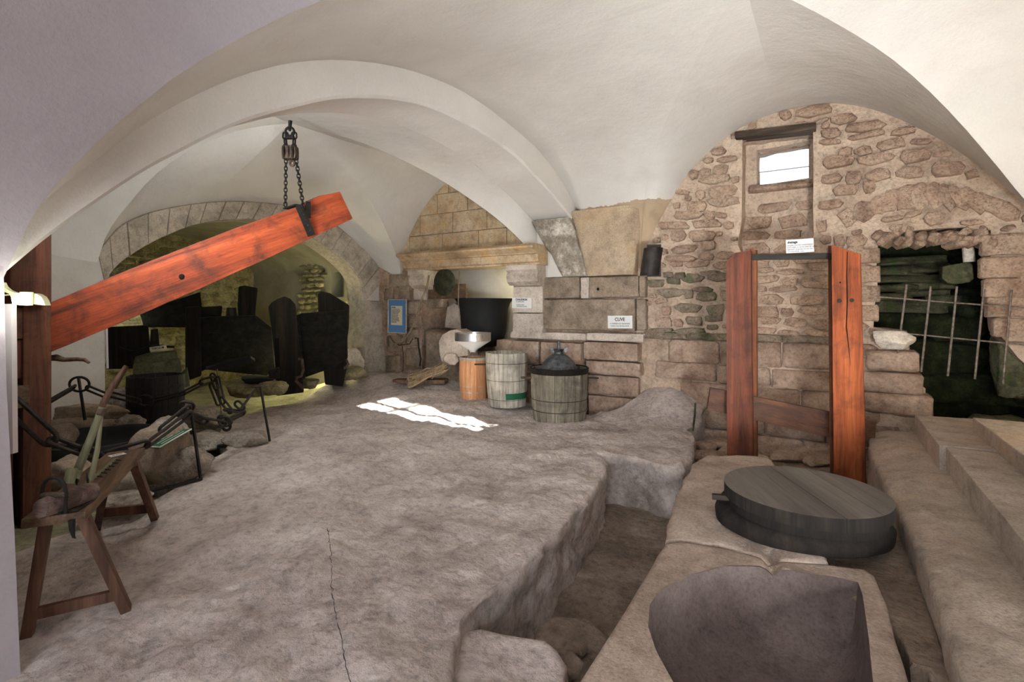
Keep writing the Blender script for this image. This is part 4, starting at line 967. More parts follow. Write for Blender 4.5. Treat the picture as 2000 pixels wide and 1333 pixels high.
pr = plank('post_plank', 'frame_wood', [(1624, 478), (1650, 487), (1680, 496)], [(1691, 950), (1629, 950)], 4.55, .055, fr, bk)
plank('post_plank', 'post_wood', [(1617, 480), (1626, 480)], [(1634, 940), (1621, 940)], 4.72, .05, fr, bk)
a = PT(1440, 503, 5.0); b = PT(1650, 500, 4.68); MB().bar(a, b, .05, .055).build('top_rail', 'iron_wood', fr, bevel=.004)
def beam4(name, mat, c1, c2, t1, t2, th, parent, bev=.006):
    """beam from left end (top px, bottom px) at depth t1 to right end at depth t2"""
    A0 = PT(*c1[0], t1); A1 = PT(*c1[1], t1); B0 = PT(*c2[0], t2); B1 = PT(*c2[1], t2)
    dr = (B0 - A0).normalized(); out = dr.cross((A0 - A1).normalized()).normalized() 
    if out.y < 0: out = -out
    d = out * th
    return MB().add([A1, B1, B1 + d, A1 + d, A0, B0, B0 + d, A0 + d], [(0, 3, 2, 1), (4, 5, 6, 7), (0, 1, 5, 4), (1, 2, 6, 5), (2, 3, 7, 6), (3, 0, 4, 7)]).build(name, mat, parent, bevel=bev)
beam4('crossbeam', 'cross_wood', ((1388, 758), (1381, 800)), ((1712, 823), (1708, 876)), 5.04, 4.70, .07, fr)
for px, py in ((1640, 588), (1664, 587)):
    p = PT(px, py, 4.55); MB().tube([p + Vector((0, .03, 0)), p + Vector((0, -.025, 0))], [.018, .015], 10).build('peg', 'iron_wood', pr)
# long crack and a nail hole in the right post
ckp = [PT(px, py, 4.547) for px, py in ((1655, 492), (1654, 540), (1655, 590), (1653, 640), (1658, 680), (1661, 715))]
MB().tube(ckp, [.003, .004, .004, .004, .003, .001], 6).build('crack', 'black', pr)
p = PT(1641, 552, 4.547); MB().tube([p, p + Vector((0, .01, 0))], .007, 8).build('nail_hole', 'black', pr)

# ------------------------------------------------------------------ lettering
def text(s, size, loc, R, mat='ink', parent=None, depth=.0008, bold=0.0, align='CENTER', name='lettering', sx=1.0, shear=0.0):
    cu = bpy.data.curves.new(name, 'FONT'); cu.body = s; cu.size = size; cu.align_x = align; cu.align_y = 'CENTER'; cu.extrude = depth; cu.offset = bold; cu.resolution_u = 3; cu.shear = shear
    tmp = bpy.data.objects.new('tmp_text', cu); col.objects.link(tmp)
    bpy.context.view_layer.update(); me = bpy.data.meshes.new_from_object(tmp.evaluated_get(bpy.context.evaluated_depsgraph_get()))
    bpy.data.objects.remove(tmp); bpy.data.curves.remove(cu); me.materials.clear(); me.materials.append(M[mat])
    me.transform(Matrix.LocRotScale(Vector(loc), R.to_quaternion(), Vector((sx, 1, 1))))
    o = bpy.data.objects.new(name, me); col.objects.link(o)
    if parent is not None: attach(o, parent)
    return o
def board(name, label, corners_px, t=None, y=None, mat='white_board', th=.006, cat='sign', depths=None):
    """flat board from its 4 photo corners (tl,tr,br,bl) on a wall plane or at given depths"""
    P = [PY(px, py, y) if y is not None else PT(px, py, depths[i]) for i, (px, py) in enumerate(corners_px)]
    c = sum(P, Vector()) / 4; th_ = thing(name, label, cat, tuple(c))
    ux = ((P[1] - P[0]) + (P[2] - P[3])).normalized(); uy = ((P[0] - P[3]) + (P[1] - P[2])); uy = (uy - ux * uy.dot(ux)).normalized(); n = ux.cross(uy)
    wd = ((P[1] - P[0]).length + (P[2] - P[3]).length) / 2; ht = ((P[0] - P[3]).length + (P[1] - P[2]).length) / 2
    R = Matrix((ux, uy, n)).transposed()
    MB().box(c - n * th / 2, (wd, ht, th), R).build('panel', mat, th_, bevel=.001)
    return th_, c, ux, uy, n, wd, ht, R
b_, c, ux, uy, n, wd, ht, R = board('cuve_sign', 'small white sign reading CUVE on the pier wall', ((1186, 617), (1234, 617), (1236, 642), (1188, 642)), y=6.62)
text('CUVE', ht * .38, c + uy * ht * .20 + n * .001, R, parent=b_, bold=.0012, sx=.85)
text('A TREMPER LES GRIGNONS', ht * .15, c - uy * ht * .13 + n * .001, R, parent=b_, sx=.86)
text("DANS L'EAU BOUILLANTE", ht * .15, c - uy * ht * .31 + n * .001, R, parent=b_, sx=.84)
b_, c, ux, uy, n, wd, ht, R = board('chaudron_sign', 'small white sign reading CHAUDRON on the hearth jamb', ((1000, 582), (1038, 582), (1039, 603), (1000, 602)), y=6.585)
text('CHAUDRON', ht * .27, c + uy * ht * .32 + n * .001 - ux * wd * .02, R, parent=b_, bold=.0012, sx=.82)
text('EN CUIVRE ROUGE', ht * .12, c + uy * ht * .12 - ux * wd * .08 + n * .001, R, parent=b_, sx=.86)
text('CHAUFFE AU BOIS', ht * .12, c - uy * ht * .18 - ux * wd * .08 + n * .001, R, parent=b_, sx=.86)
text('CONTENANCE 80 LITRES', ht * .12, c - uy * ht * .33 + n * .001, R, parent=b_, sx=.82)
b_, c, ux, uy, n, wd, ht, R = board('drainage_sign', 'white sign reading drainage standing on the frame top rail', ((1536, 470), (1590, 464.5), (1589, 493), (1534.5, 494.5)), depths=(4.83, 4.75, 4.75, 4.83), th=.008)
text('drainage', ht * .25, c + uy * ht * .30 - ux * wd * .45 + n * .001, R, parent=b_, bold=.0012, align='LEFT', sx=.78, shear=.15)
for i, s in enumerate(('GALERIE VOUTEE CONDUISANT', "PUITS VERS LA VIS DE 2M40 DE LONG,", 'SERVANT LE BASSIN DE DECAN-', "TATION POUR L'EAU")):
    text(s, ht * .145, c + uy * ht * (.06 - .155 * i) - ux * wd * .46 + n * .001, R, parent=b_, align='LEFT', sx=.80)
VIEW0 = Vector((-ST, CT, 0))
# ================================================================== CASKS BY THE HEARTH
def cask(name, label, c, r0, r1, h, mat, nst=18, hoops=(), parts=None, thick=.028, tilt=(0, 0), cat='cask', rim='stave_dark', inner='iron_wood'):
    """staved tub: r0 foot radius, r1 top radius; every stave is its own part"""
    t = thing(name, label, cat, tuple(c)); cx, cy, cz_ = c
    def P(r, a, z): return Vector((cx + r * cos(a) + tilt[0] * z, cy + r * sin(a) + tilt[1] * z, cz_ + z))
    def rad(z): f = z / h; return r0 + (r1 - r0) * f + .012 * sin(pi * f)
    for k in range(nst):
        a0 = 2 * pi * k / nst + .006; a1 = 2 * pi * (k + 1) / nst - .006; mb = MB(); vs = []; fs = []; dz = random.uniform(-.004, .004)
        zs = [0, .25 * h, .5 * h, .75 * h, h + dz]
        for z in zs:
            for a in (a0, (a0 + a1) / 2, a1): vs.append(P(rad(z), a, z))
            for a in (a1, (a0 + a1) / 2, a0): vs.append(P(rad(z) - thick, a, z))
        for i in range(4):
            for j in range(6): q = i * 6; fs.append((q + j, q + (j + 1) % 6, q + 6 + (j + 1) % 6, q + 6 + j))
        fs.append((5, 4, 3, 2, 1, 0)); fs.append(tuple(24 + j for j in range(6)))
        mb.add(vs, fs).build('stave', mat, t, sharp=35)
    MB().lathe([(0, .03), (r0 - thick - .002, .03)], (cx, cy, cz_), 24).build('bottom', inner, t)
    for z, hh in hoops:
        R1, R2 = rad(z) + .004, rad(z + hh) + .004
        mb = MB(); K = 40; vs = []; fs = []
        for k in range(K):
            a = 2 * pi * k / K
            vs += [P(R1 - .004, a, z), P(R1, a, z), P(R2, a, z + hh), P(R2 - .004, a, z + hh)]
        for k in range(K):
            q = 4 * k; q2 = 4 * ((k + 1) % K)
            for j in range(4): fs.append((q + j, q2 + j, q2 + (j + 1) % 4, q + (j + 1) % 4))
        mb.add(vs, fs).build('hoop', rim, t, sharp=30)
    return t, P, rad

F1 = PT(926, 764, 7.6); F2 = PT(991, 772, 7.22); F3 = PT(1092, 806, 6.65)
t1, Pf, rd = cask('wooden_cask', 'orange brown wooden cask under the shiny funnel, leftmost of three by the hearth', (F1.x, F1.y, .10), .20, .215, .60, 'stave_orange', 16, ((.10, .012), (.19, .006), (.57, .04)), rim='stave_grey')
MB().lathe([(0, .575), (.195, .575)], (F1.x, F1.y, .10), 24).build('head', 'iron_wood', t1)
t2, Pf, rd = cask('wooden_cask', 'grey white open wooden cask with a green painted band, middle of three by the hearth', (F2.x, F2.y, .07), .262, .295, .74, 'stave_grey', 18, ((.10, .008), (.36, .010), (.595, .012)), rim='stave_dark', tilt=(-.02, 0))
# green painted band wrapping the foot on its right side
gb = MB(); vs = []; K = 14
for k in range(K + 1):
    a = radians(-62) + radians(88) * k / K
    for z in (.115, .20): vs.append(Pf(rd(z) + .003, a, z))
gb.add(vs, [(2 * k, 2 * k + 2, 2 * k + 3, 2 * k + 1) for k in range(K)]).build('green_band', 'green_paint', t2)
def lug(P, rd, a, z, L, parent, mat='iron_wood', w_=.035, th=.02):
    d = Vector((cos(a), sin(a), 0)); p = P(rd(z) - .02, a, z); return MB().bar(p, p + d * L, w_, th).build('handle_bar', mat, parent, bevel=.003)
lug(Pf, rd, TH + pi, .57, .18, t2); lug(Pf, rd, TH, .57, .12, t2)
t3, Pf, rd = cask('wooden_tub', 'dark wooden tub with a pewter still head on its lid, nearest of three', (F3.x, F3.y, .0), .335, .37, .66, 'stave_dark', 20, ((.13, .008), (.27, .008), (.60, .008)), rim='iron_dark')
MB().lathe([(0, .58), (.32, .58), (.335, .60), (.36, .66), (.372, .675), (.384, .665), (.378, .62), (.374, .60)], (F3.x, F3.y, .0), 48).build('lid', 'lid_side', t3, sharp=40)
lug(Pf, rd, TH + pi * 1.04, .54, .15, t3, 'leg_wood', .05, .025); lug(Pf, rd, TH - .05, .53, .16, t3, 'iron_dark', .02, .02)
MB().tube([Pf(rd(.6) + .0, TH + pi * 1.02, .62), Pf(rd(.6) + .05, TH + pi * 1.02, .60), Pf(rd(.6) + .05, TH + pi * 1.02, .52), Pf(rd(.5), TH + pi * 1.02, .46)], .006, 6).build('iron_loop', 'iron_rust', t3)
hx, hy = F3.x - .02, F3.y + .03
sh_ = thing('still_head', 'domed pewter still head with a spouted collar and upright handle on the dark tub', 'funnel', (hx, hy, .585))
MB().lathe([(.245, .585), (.25, .60), (.245, .66), (.235, .67), (.20, .735), (.14, .80), (.085, .835), (.06, .84), (.055, .86), (.07, .90), (.072, .90), (.05, .862)], (hx, hy, 0), 40).build('dome', 'zinc', sh_, sharp=30)
for s in (-1, 1):
    d = Vector((CT, ST, 0)) * s; c0 = Vector((hx, hy, .86)); ub = MB(); ub.add([tuple(c0 + d * .05), tuple(c0 + d * .05 + Vector((0, 0, .035))), tuple(c0 + d * .125 + Vector((0, 0, .075))), tuple(c0 + d * .10 + Vector((0, 0, .0)))], [(0, 1, 2, 3)]); ub.add([tuple(Vector(v) + VIEW0 * .01) for v in ub.v], [(3, 2, 1, 0)]); ub.build('collar_flap', 'zinc', sh_)
MB().tube([(hx, hy, .86), (hx, hy, 1.0)], [.022, .018], 12).build('handle', 'zinc', sh_, sharp=30)

# shiny funnel with glass-like upper band on the first cask
fx, fy = F1.x + .0, F1.y - .03; fz = .75
fn = thing('tin_funnel', 'wide shiny tin funnel with an upright collar standing in the orange cask', 'funnel', (fx, fy, fz))
MB().lathe([(.045, .0), (.05, .015), (.06, .03), (.255, .16), (.262, .165)], (fx, fy, fz + .035), 48).build('cone', 'white_board', fn, sharp=30)
MB().lathe([(.262, .165), (.266, .17), (.268, .28), (.272, .285), (.262, .285), (.258, .172)], (fx, fy, fz + .035), 48).build('collar', 'tin', fn, sharp=30)
MB().tube([(fx - .02, fy - .02, fz + .05), (fx - .08, fy - .05, fz - .09)], .006, 6).build('spout', 'tin', fn)

# ------------------------------------------------------------------ cauldron, pot lid, plank
cc = PY(945, 600, 6.98)
cd = thing('cauldron', 'huge black soot-covered cauldron with a flared rim in the hearth', 'cauldron', (cc.x, cc.y, .78))
zt = 1.57; MB().lathe([(0, .78), (.20, .80), (.32, .90), (.37, 1.05), (.385, 1.25), (.40, 1.42), (.44, 1.52), (.475, zt), (.478, zt + .012), (.465, zt + .01), (.42, 1.53), (.38, 1.40), (.36, 1.1), (.3, .92), (0, .86)], (cc.x, cc.y, 0), 56).build('body', 'soot', cd, sharp=60)
MB().tube([(cc.x + .47 * cos(2 * pi * k / 48), cc.y + .47 * sin(2 * pi * k / 48), zt + .01) for k in range(48)], .012, 8, closed=True).build('rim', 'soot', cd)
hearth = boulder('hearth_stone', (cc.x - .0, cc.y + .1, .42), (.85, .6, .75), 'ashlar', seed=3, flat=.62, rough=.1); tag(hearth, 'rough masonry hearth block under the black cauldron', 'stone')
lp = PY(868, 552, 6.50)
pl_ = thing('copper_lid', 'round dark copper pan lid hanging under the left end of the mantel', 'lid', tuple(lp))
Ry = Matrix.Rotation(pi / 2, 3, 'X')
MB().lathe([(0, .035), (.10, .032), (.205, .012), (.222, .0), (.218, -.012), (0, -.012)], tuple(lp), 48, R=Ry).build('disc', 'copper_old', pl_, sharp=40)
MB().tube([lp + Vector((0, -.03, .05)), lp + Vector((0, -.03, .22)), lp + Vector((0, .0, .27))], .012, 8).build('hanger', 'copper_old', pl_)
a = PY(838, 571, 6.68); b = PY(912, 569, 6.68); tag(MB().bar(a, b, .05, .24).build('wooden_plank', 'bench_wood', bevel=.006), 'short old plank fixed to the wall behind the copper pan lid', 'plank')
# rope loop hanging from the corbel to the iron frame
tag(MB().tube([PY(*p, 6.44) for p in ((838, 538), (834, 560), (822, 590), (812, 622), (800, 650), (786, 668), (768, 673), (760, 664))], .014, 8).build('thick_rope', 'rope'), 'thick pale rope hanging from the left corbel to the iron hooks', 'rope')
tag(MB().tube([PY(*p, 6.46) for p in ((897, 530), (896, 560), (895, 590), (898, 620))], .006, 6).build('thin_rope', 'rope'), 'thin pale cord hanging right of the copper pan lid', 'rope')
ih = thing('iron_hooks', 'rusty iron bracket of two hooked uprights joined by a sagging bar, low on the wall', 'bracket', tuple(PY(790, 700, 6.5)))
MB().tube([PY(*p, 6.5) for p in ((759, 678), (758, 658), (762, 657), (768, 668), (780, 675), (800, 672), (806, 662))], .011, 8).build('sagging_bar', 'iron_rust', ih)
MB().tube([PY(*p, 6.48) for p in ((811, 661), (816, 661), (818, 680), (822, 702), (820, 715))], .014, 8).build('hooked_upright', 'iron_dark', ih)
MB().tube([PY(*p, 6.5) for p in ((786, 676), (788, 700), (787, 726))], .008, 8).build('thin_upright', 'iron_rust', ih)
# arched rounded stones standing left of the cauldron
sa = thing('arched_stone', 'smooth pale stone with a rounded top and an arched notch in its foot', 'stone', tuple(PY(880, 710, 6.45)))
def outline_block(name, mat, pts, y, th, parent, bev=.03):
    P = [PY(px, py, y) for px, py in pts]; n = len(P)
    return MB().add([tuple(p) for p in P] + [(p.x, p.y + th, p.z) for p in P], [tuple(range(n)), tuple(range(n, 2*n))[::-1]] + [(i, (i + 1) % n, n + (i + 1) % n, n + i) for i in range(n)]).build(name, mat, parent, bevel=bev, jitter=.008, jscale=9)
outline_block('arched_slab', 'ashlar_light', [(862, 708), (858, 690), (856, 668), (863, 654), (878, 645), (892, 643), (906, 650), (914, 664), (915, 712), (900, 712), (898, 700), (890, 694), (878, 695), (872, 712)], 6.35, .26, sa)
o = boulder('round_stone', tuple(PY(883, 700, 6.36)), (.24, .16, .20), 'ashlar_light', seed=9); tag(o, 'small rounded pale stone under the notch of the arched stone', 'stone')
o = outline_block('pointed_stone', 'ashlar_light', [(868, 640), (872, 600), (888, 592), (900, 600), (905, 645)], 6.9, .2, None); tag(o, 'tall pale stone leaning behind the arched stone in the hearth', 'stone')
cv2 = slab('oven_shoulder', [(-5.85, 6.8), (-5.75, 6.62), (-5.35, 6.56), (-4.95, 6.66), (-4.85, 6.8), (-4.85, 7.4), (-5.85, 7.4)], lambda x, y: .95 + .12 * sst((-x - 5.0) / .8), .1, 'ashlar', .05, .08, .02, rings=7, seed=31)
tag(cv2, 'curved rough masonry shoulder at the left of the hearth', 'masonry')

# ------------------------------------------------------------------ reed bundle on boards
rb = PZ(826, 742, .17)
for i, (a, b, w_, th, lab) in enumerate((((772, 738), (800, 728), .2, .04, 'dark little board under the back of the reed bundle'), ((828, 752), (872, 744), .22, .06, 'grey board under the right end of the reed bundle'), ((775, 747), (812, 754), .16, .04, 'dark board under the left end of the reed bundle'))):
    A_ = PT(*a, 8.05); B_ = PT(*b, 8.0); B_.z = A_.z = (.30, .29, .29)[i]; tag(MB().bar(A_, B_, w_, th).build('wooden_board', ['leg_wood', 'bench_wood', 'leg_wood'][i], bevel=.004), lab, 'board')
bd_ = thing('reed_bundle', 'bundle of thin dry reeds tied with a rope loop, lying on boards', 'bundle', tuple(rb))
A_ = PT(806, 744, 7.8); B_ = PT(864, 720, 8.0); ax = (B_ - A_); up = Vector((0, 0, 1)); sd = ax.cross(up).normalized()
rr = MB(); rd2 = MB()
for k in range(420):
    r = .125 * sqrt(random.random()); a = random.uniform(0, 2 * pi); s0 = random.uniform(-.14, .06); s1_ = random.uniform(.9, 1.12)
    fl0 = random.uniform(1.1, 1.45); mid_ = .75; o0 = (sd * cos(a) + up * sin(a) * .62)
    p = [A_ + ax * s0 + o0 * r * fl0, A_ + ax * .5 + o0 * r * mid_, A_ + ax * s1_ + o0 * r * random.uniform(.9, 1.3)]
    (rr if random.random() < .6 else rd2).tube(p, random.uniform(.003, .0055), 4)
tag(rr.build('reeds', 'straw', bd_, smooth=True), kind='stuff'); tag(rd2.build('reeds', 'straw_dark', bd_, smooth=True), kind='stuff')
mid = A_ + ax * .62
MB().tube([mid + (sd * cos(2 * pi * k / 20) * .115 + up * sin(2 * pi * k / 20) * .085) for k in range(20)], .012, 8, closed=True).build('tie_rope', 'rope', bd_)
MB().tube([mid + up * .07, mid + up * .10 - ax * .15, mid + up * .085 - ax * .32, mid + up * .03 - ax * .4], .012, 8).build('rope_end', 'rope', bd_)

# ------------------------------------------------------------------ blue information board
b_, c, ux, uy, n, wd, ht, R = board('blue_notice', 'blue board with a small framed text sheet, on the wall left of the hearth', ((759, 586), (793, 585), (794, 652), (758, 649)), y=6.55, mat='blue_board', th=.015, cat='sign')
q = c + n * .004 + uy * ht * .02 - ux * wd * .02
MB().box(q, (wd * .62, ht * .58, .006), R).build('text_sheet', 'paper', b_)
text('NOTRE', ht * .045, q + n * .004 + uy * ht * .24 - ux * wd * .27, R, parent=b_, align='LEFT', bold=.001)
for i, s in enumerate(('LA CUISSON DES OLIVES ET', 'LE PRESSAGE DES GRIGNONS', 'SE FAISAIENT AU MOULIN', 'DES MOINES EN HIVER,', 'QUAND LES PAYSANS', 'APPORTAIENT LEUR', 'RECOLTE. LA PATE ETAIT', 'CHAUFFEE PUIS PRESSEE', 'UNE SECONDE FOIS POUR', "DONNER L'HUILE")):
    text(s, ht * .034, q + n * .004 + uy * ht * (.185 - .043 * i) - ux * wd * .28, R, parent=b_, align='LEFT', sx=.8)
ed = MB()
for sx_, sy_, w_, h_ in ((0, .5, 1.04, .02), (0, -.5, 1.04, .02), (.5, 0, .03, 1.0), (-.5, 0, .03, 1.0)): ed.box(c + ux * wd * sx_ + uy * ht * sy_, (wd * w_, ht * h_, .02), R)
ed.build('frame', 'ashlar_light', b_)

# ------------------------------------------------------------------ wall light on the pier corner
wl = PT(1268, 512, 6.35)
sw = thing('wall_light', 'dark curved metal wall light on the corner of the pier', 'lamp', tuple(wl))
mb = MB(); vs = []; K = 12; wide = .115; hgt = .34
Rz = Matrix.Rotation(radians(20), 3, 'Z') 
tl_ = Matrix.Rotation(radians(-8), 3, 'X')
for z in (-hgt / 2, hgt / 2):
    for k in range(K + 1): a = pi + pi * k / K; v = Rz @ Vector((wide * cos(a) + (.05 if z > 0 else 0), wide * .9 * sin(a), z)); vs.append(wl + v)
mb.add(vs, [(k, k + 1, K + 2 + k, K + 1 + k) for k in range(K)] + [tuple(range(K + 1))]).build('shade', 'iron', sw, sharp=50)
MB().box(wl + Rz @ Vector((.06, .05, .02)), (.17, .03, .40), Rz).build('back_plate', 'iron', sw, bevel=.004)

# ------------------------------------------------------------------ grate, hanging stone and pipe in the opening
gr = thing('iron_grate', 'loose rusty iron bar grate hanging across the dark opening', 'grate', tuple(PY(1850, 740, 6.6)))
def gp(px, py): return PY(px, py, 6.60)
for (a, b) in (((1771, 556), (1750, 716)), ((1818, 560), (1799, 727)), ((1869, 560), (1851, 735)), ((1922, 565), (1904, 741)), ((1976, 566), (1959, 750)), ((2030, 568), (2012, 760))):
    MB().tube([gp(*a), gp(*b)], .010, 8).build('upright_bar', 'rebar', gr)
for (a, b) in (((1712, 580), (2040, 605)), ((1708, 646), (2040, 678))): MB().tube([gp(*a) + Vector((0, .012, 0)), gp(*b) + Vector((0, .012, 0))], .008, 8).build('cross_bar', 'rebar', gr)
hpst = thing('hanging_stone', 'greenish stone block with a pale pinkish pipe above, hanging in the dark opening', 'stone', tuple(PY(1870, 535, 7.0)))
outline_block('block', 'mossy', [(1841, 520), (1890, 511), (1900, 516), (1902, 545), (1894, 552), (1862, 556), (1850, 554), (1840, 544)], 6.95, .2, hpst, .02)
MB().tube([PY(1893, 512, 7.0), PY(1889, 462, 7.0)], .05, 14).build('pipe', 'white_stone', hpst)
MB().bar(PY(1921, 556, 7.2), PY(1921, 455, 7.2), .16, .1).build('dark_post', 'moss_dark', hpst)
cr = boulder('broken_stone', tuple(PY(1744, 664, 6.58)), (.34, .22, .20), 'white_stone', seed=12, rough=.1, flat=.7); tag(cr, 'cracked white stone block sitting on the stub wall by the opening', 'stone')
tag(boulder('mossy_boulder', (PY(1968, 800, 6.9).x, 6.95, .05), (.5, .4, .75), 'mossy', seed=15, rough=.2), 'mossy round boulder at the foot of the dark opening', 'stone')
tag(boulder('mossy_boulder', (PY(1990, 690, 7.0).x, 7.0, .9), (.4, .3, .7), 'mossy', seed=16, rough=.2), 'green mossy stone at the right edge behind the grate', 'stone')
tag(MB().tube([PT(1358, 788, 6.1), PT(1357, 812, 6.05), PT(1353, 842, 6.0)], .012, 8).build('iron_spike', 'mossy'), 'thin green iron spike standing in the gap behind the rock', 'spike')

# ================================================================== PRESS BEAM, POST, PULLEY
pp = thing('press_post', 'massive dark brown press post of two timbers at the left edge', 'post', (-5.0, 1.5, -.15))
def vpost(name, mat, px0, px1, py0, py1, t, d, t2=None, parent=pp, bev=.01, zb=-.16):
    X_ = -4.95 - (t - 3.85) * .8; a = PX(px0, 600, X_); b = PX(px1, 600, X_); bk_ = Vector((-d, 0, 0)); t = 3.84
    zt_ = PT(px0, py0, t).z; z1 = PT(px0, py1, t).z if py1 else zb
    q = [a, b, b + bk_, a + bk_]; return MB().hexa([(p.x, p.y, z1) for p in q] + [(p.x, p.y, zt_) for p in q]).build(name, mat, parent, bevel=bev)
vpost('timber', 'press_wood', 45, 101, 455, None, 3.85, .30)
vpost('timber', 'press_wood', -10, 26, 470, None, 3.9, .30)
vpost('back_timber', 'iron_wood', 20, 48, 455, None, 4.1, .2)
vpost('head_block', 'press_wood', 20, 88, 450, 598, 3.80, .12)
vpost('filler_block', 'cross_wood', 24, 47, 602, 660, 3.86, .2); vpost('filler_block', 'frame_dark', 24, 47, 662, 735, 3.88, .2); vpost('filler_block', 'bench_wood', 24, 58, 748, 790, 3.84, .2)
bmth = thing('press_beam', 'long orange red timber press beam rising from the post and hanging on a chain', 'beam', (-5.04, 1.49, 1.3))
def tbeam(px, py_top, py_bot, t): return PT(px, py_top, t), PT(px, py_bot, t)
N_ = 14; mb = MB(); vs = []; fs = []
topL, botL = (86, 596), (86, 694); topR, botR = (665, 374), (690, 427)
hd = Vector((.275, .96, 0)).normalized(); back = Vector((-hd.y, hd.x, 0)) * .30
for i in range(N_ + 1):
    f = i / N_; t = 3.85 * (1 - f) + 5.5 * f
    # perspective-correct pixel interpolation
    g = f * 5.5 / (3.85 * (1 - f) + 5.5 * f); g = f * 5.5 / t if False else (f / 5.5) / ((1 - f) / 3.85 + f / 5.5)
    t = 1 / ((1 - f) / 3.85 + f / 5.5)
    a = PT(topL[0] + (topR[0] - topL[0]) * f, topL[1] + (topR[1] - topL[1]) * f - 7 * sin(pi * f) + (-6 if i == N_ - 1 else 0), t); b = PT(botL[0] + (botR[0] - botL[0]) * f, botL[1] + (botR[1] - botL[1]) * f + 5 * sin(pi * f), t)
    vs += [a, b, b + back, a + back]
for i in range(N_):
    q = 4 * i
    for j in range(4): fs.append((q + j, q + (j + 1) % 4, q + 4 + (j + 1) % 4, q + 4 + j))
fs.append((0, 1, 2, 3)[::-1]); fs.append(tuple(4 * N_ + j for j in range(4)))
ob = mb.add(vs, fs).build('timber', 'beam_wood', bmth, bevel=.014, jitter=.004)
ob.data.materials.append(M['beam_side'])
for p in ob.data.polygons:
    if p.normal.z > .5 or p.normal.z < -.5: p.material_index = 1
# iron strap round the beam
def onb(px, py, t, off=.012): return PT(px, py, t) - back.normalized() * off
s0, s1_ = onb(583, 401, 5.14), onb(608, 461, 5.18)
st = MB(); dirb = (PT(665, 374, 5.5) - PT(500, 436, 5.0)).normalized()
st.bar(s0 + Vector((0, 0, .0)), s1_, .012, .075, up=dirb)
st.bar(s0 + back.normalized() * .0, s0 + back.normalized() * .34 + Vector((0, 0, .01)), .075, .014)
st.bar(s0 + dirb * .10, s0.lerp(s1_, .45) + dirb * .035, .010, .05, up=dirb)
strap_ = st.build('iron_strap', 'iron_dark', bmth)
for k in range(5):
    p = s0.lerp(s1_, .15 + .17 * k) - back.normalized() * .01; MB().tube([p, p - back.normalized() * .008], .007, 8).build('rivet', 'iron_rust', strap_)
kp = onb(355, 541, 4.455, .006); MB().lathe([(0, .004), (.02, .003), (.026, 0)], tuple(kp), 12, R=Matrix.Rotation(pi/2, 3, 'Y')).build('bolt_head', 'iron_dark', bmth)
# wooden lever handle sticking out of the post
tag(MB().tube([PT(*p, 3.95) for p in ((96, 700), (110, 699), (125, 703), (150, 702), (165, 703), (174, 709))], [.022, .026, .018, .016, .015, .010], 12).build('lever_handle', 'bench_wood', pp), 'short curved wooden lever')

def link(a, b, wd, r, nrm, seg=20, tn=8):
    """one chain link: stadium loop from a to b"""
    a = Vector(a); b = Vector(b); d = b - a; L = d.length; d.normalize(); u = (nrm - d * nrm.dot(d)).normalized(); h = wd / 2; m = (a + b) / 2; S = max(L / 2 - h, 0); path = []
    for k in range(seg // 2 + 1): an = -pi / 2 + pi * k / (seg // 2); path.append(m + d * (S + h * cos(an)) + u * h * sin(an))
    for k in range(seg // 2 + 1): an = pi / 2 + pi * k / (seg // 2); path.append(m + d * (-S + h * cos(an)) + u * h * sin(an))
    return MB().tube(path, r, tn, closed=True)
VIEW = Vector((-ST, CT, 0)); SIDE = Vector((CT, ST, 0))
pch = thing('pulley_chain', 'rusty pulley block on a ceiling hook with two small-link chains holding the beam', 'chain', tuple(PT(567, 245, 5.32)))
T_ = 5.3
MB().tube([PT(567, 236, T_), PT(566, 256, T_)], [.02, .014], 10).build('ceiling_hook', 'iron_dark', pch)
MB().tube([PT(566, 258, T_) + SIDE * (.045 * cos(2 * pi * k / 16)) + Vector((0, 0, .05 * sin(2 * pi * k / 16))) for k in range(16)], .012, 8, closed=True).build('hook_ring', 'iron_dark', pch)
for s in (-1, 1):
    link(PT(566 + 8 * s, 258, T_), PT(566 + 9 * s, 272, T_), .05, .009, SIDE).build('chain_link', 'iron_dark', pch); link(PT(566 + 9 * s, 270, T_), PT(566 + 8 * s, 284, T_), .05, .009, VIEW).build('chain_link', 'iron_dark', pch); link(PT(566 + 8 * s, 282, T_), PT(566 + 8 * s, 292, T_), .045, .009, SIDE).build('chain_link', 'iron_dark', pch)
pc_ = PT(567, 299, T_)
for s in (-1, 0, 1):
    MB().lathe([(0, -.018), (.05, -.018), (.078, -.008), (.078, .008), (.05, .018), (0, .018)], tuple(pc_ + SIDE * .045 * s), 20, R=Matrix.Rotation(TH, 3, 'Z') @ Matrix.Rotation(pi / 2, 3, 'Y')).build('pulley_cheek', 'iron_wood' if s else 'iron_rust', pch, sharp=40)
MB().box(pc_ + Vector((0, 0, -.0)), (.15, .10, .14), Matrix.Rotation(TH, 3, 'Z')).build('pulley_body', 'iron_rust', pch, bevel=.03)
link(PT(571, 314, T_), PT(571, 324, T_), .045, .012, SIDE).build('swivel', 'iron_rust', pch)
MB().box(PT(566, 268, T_), (.09, .05, .04), Matrix.Rotation(TH, 3, 'Z')).build('upper_bracket', 'iron_dark', pch, bevel=.012)
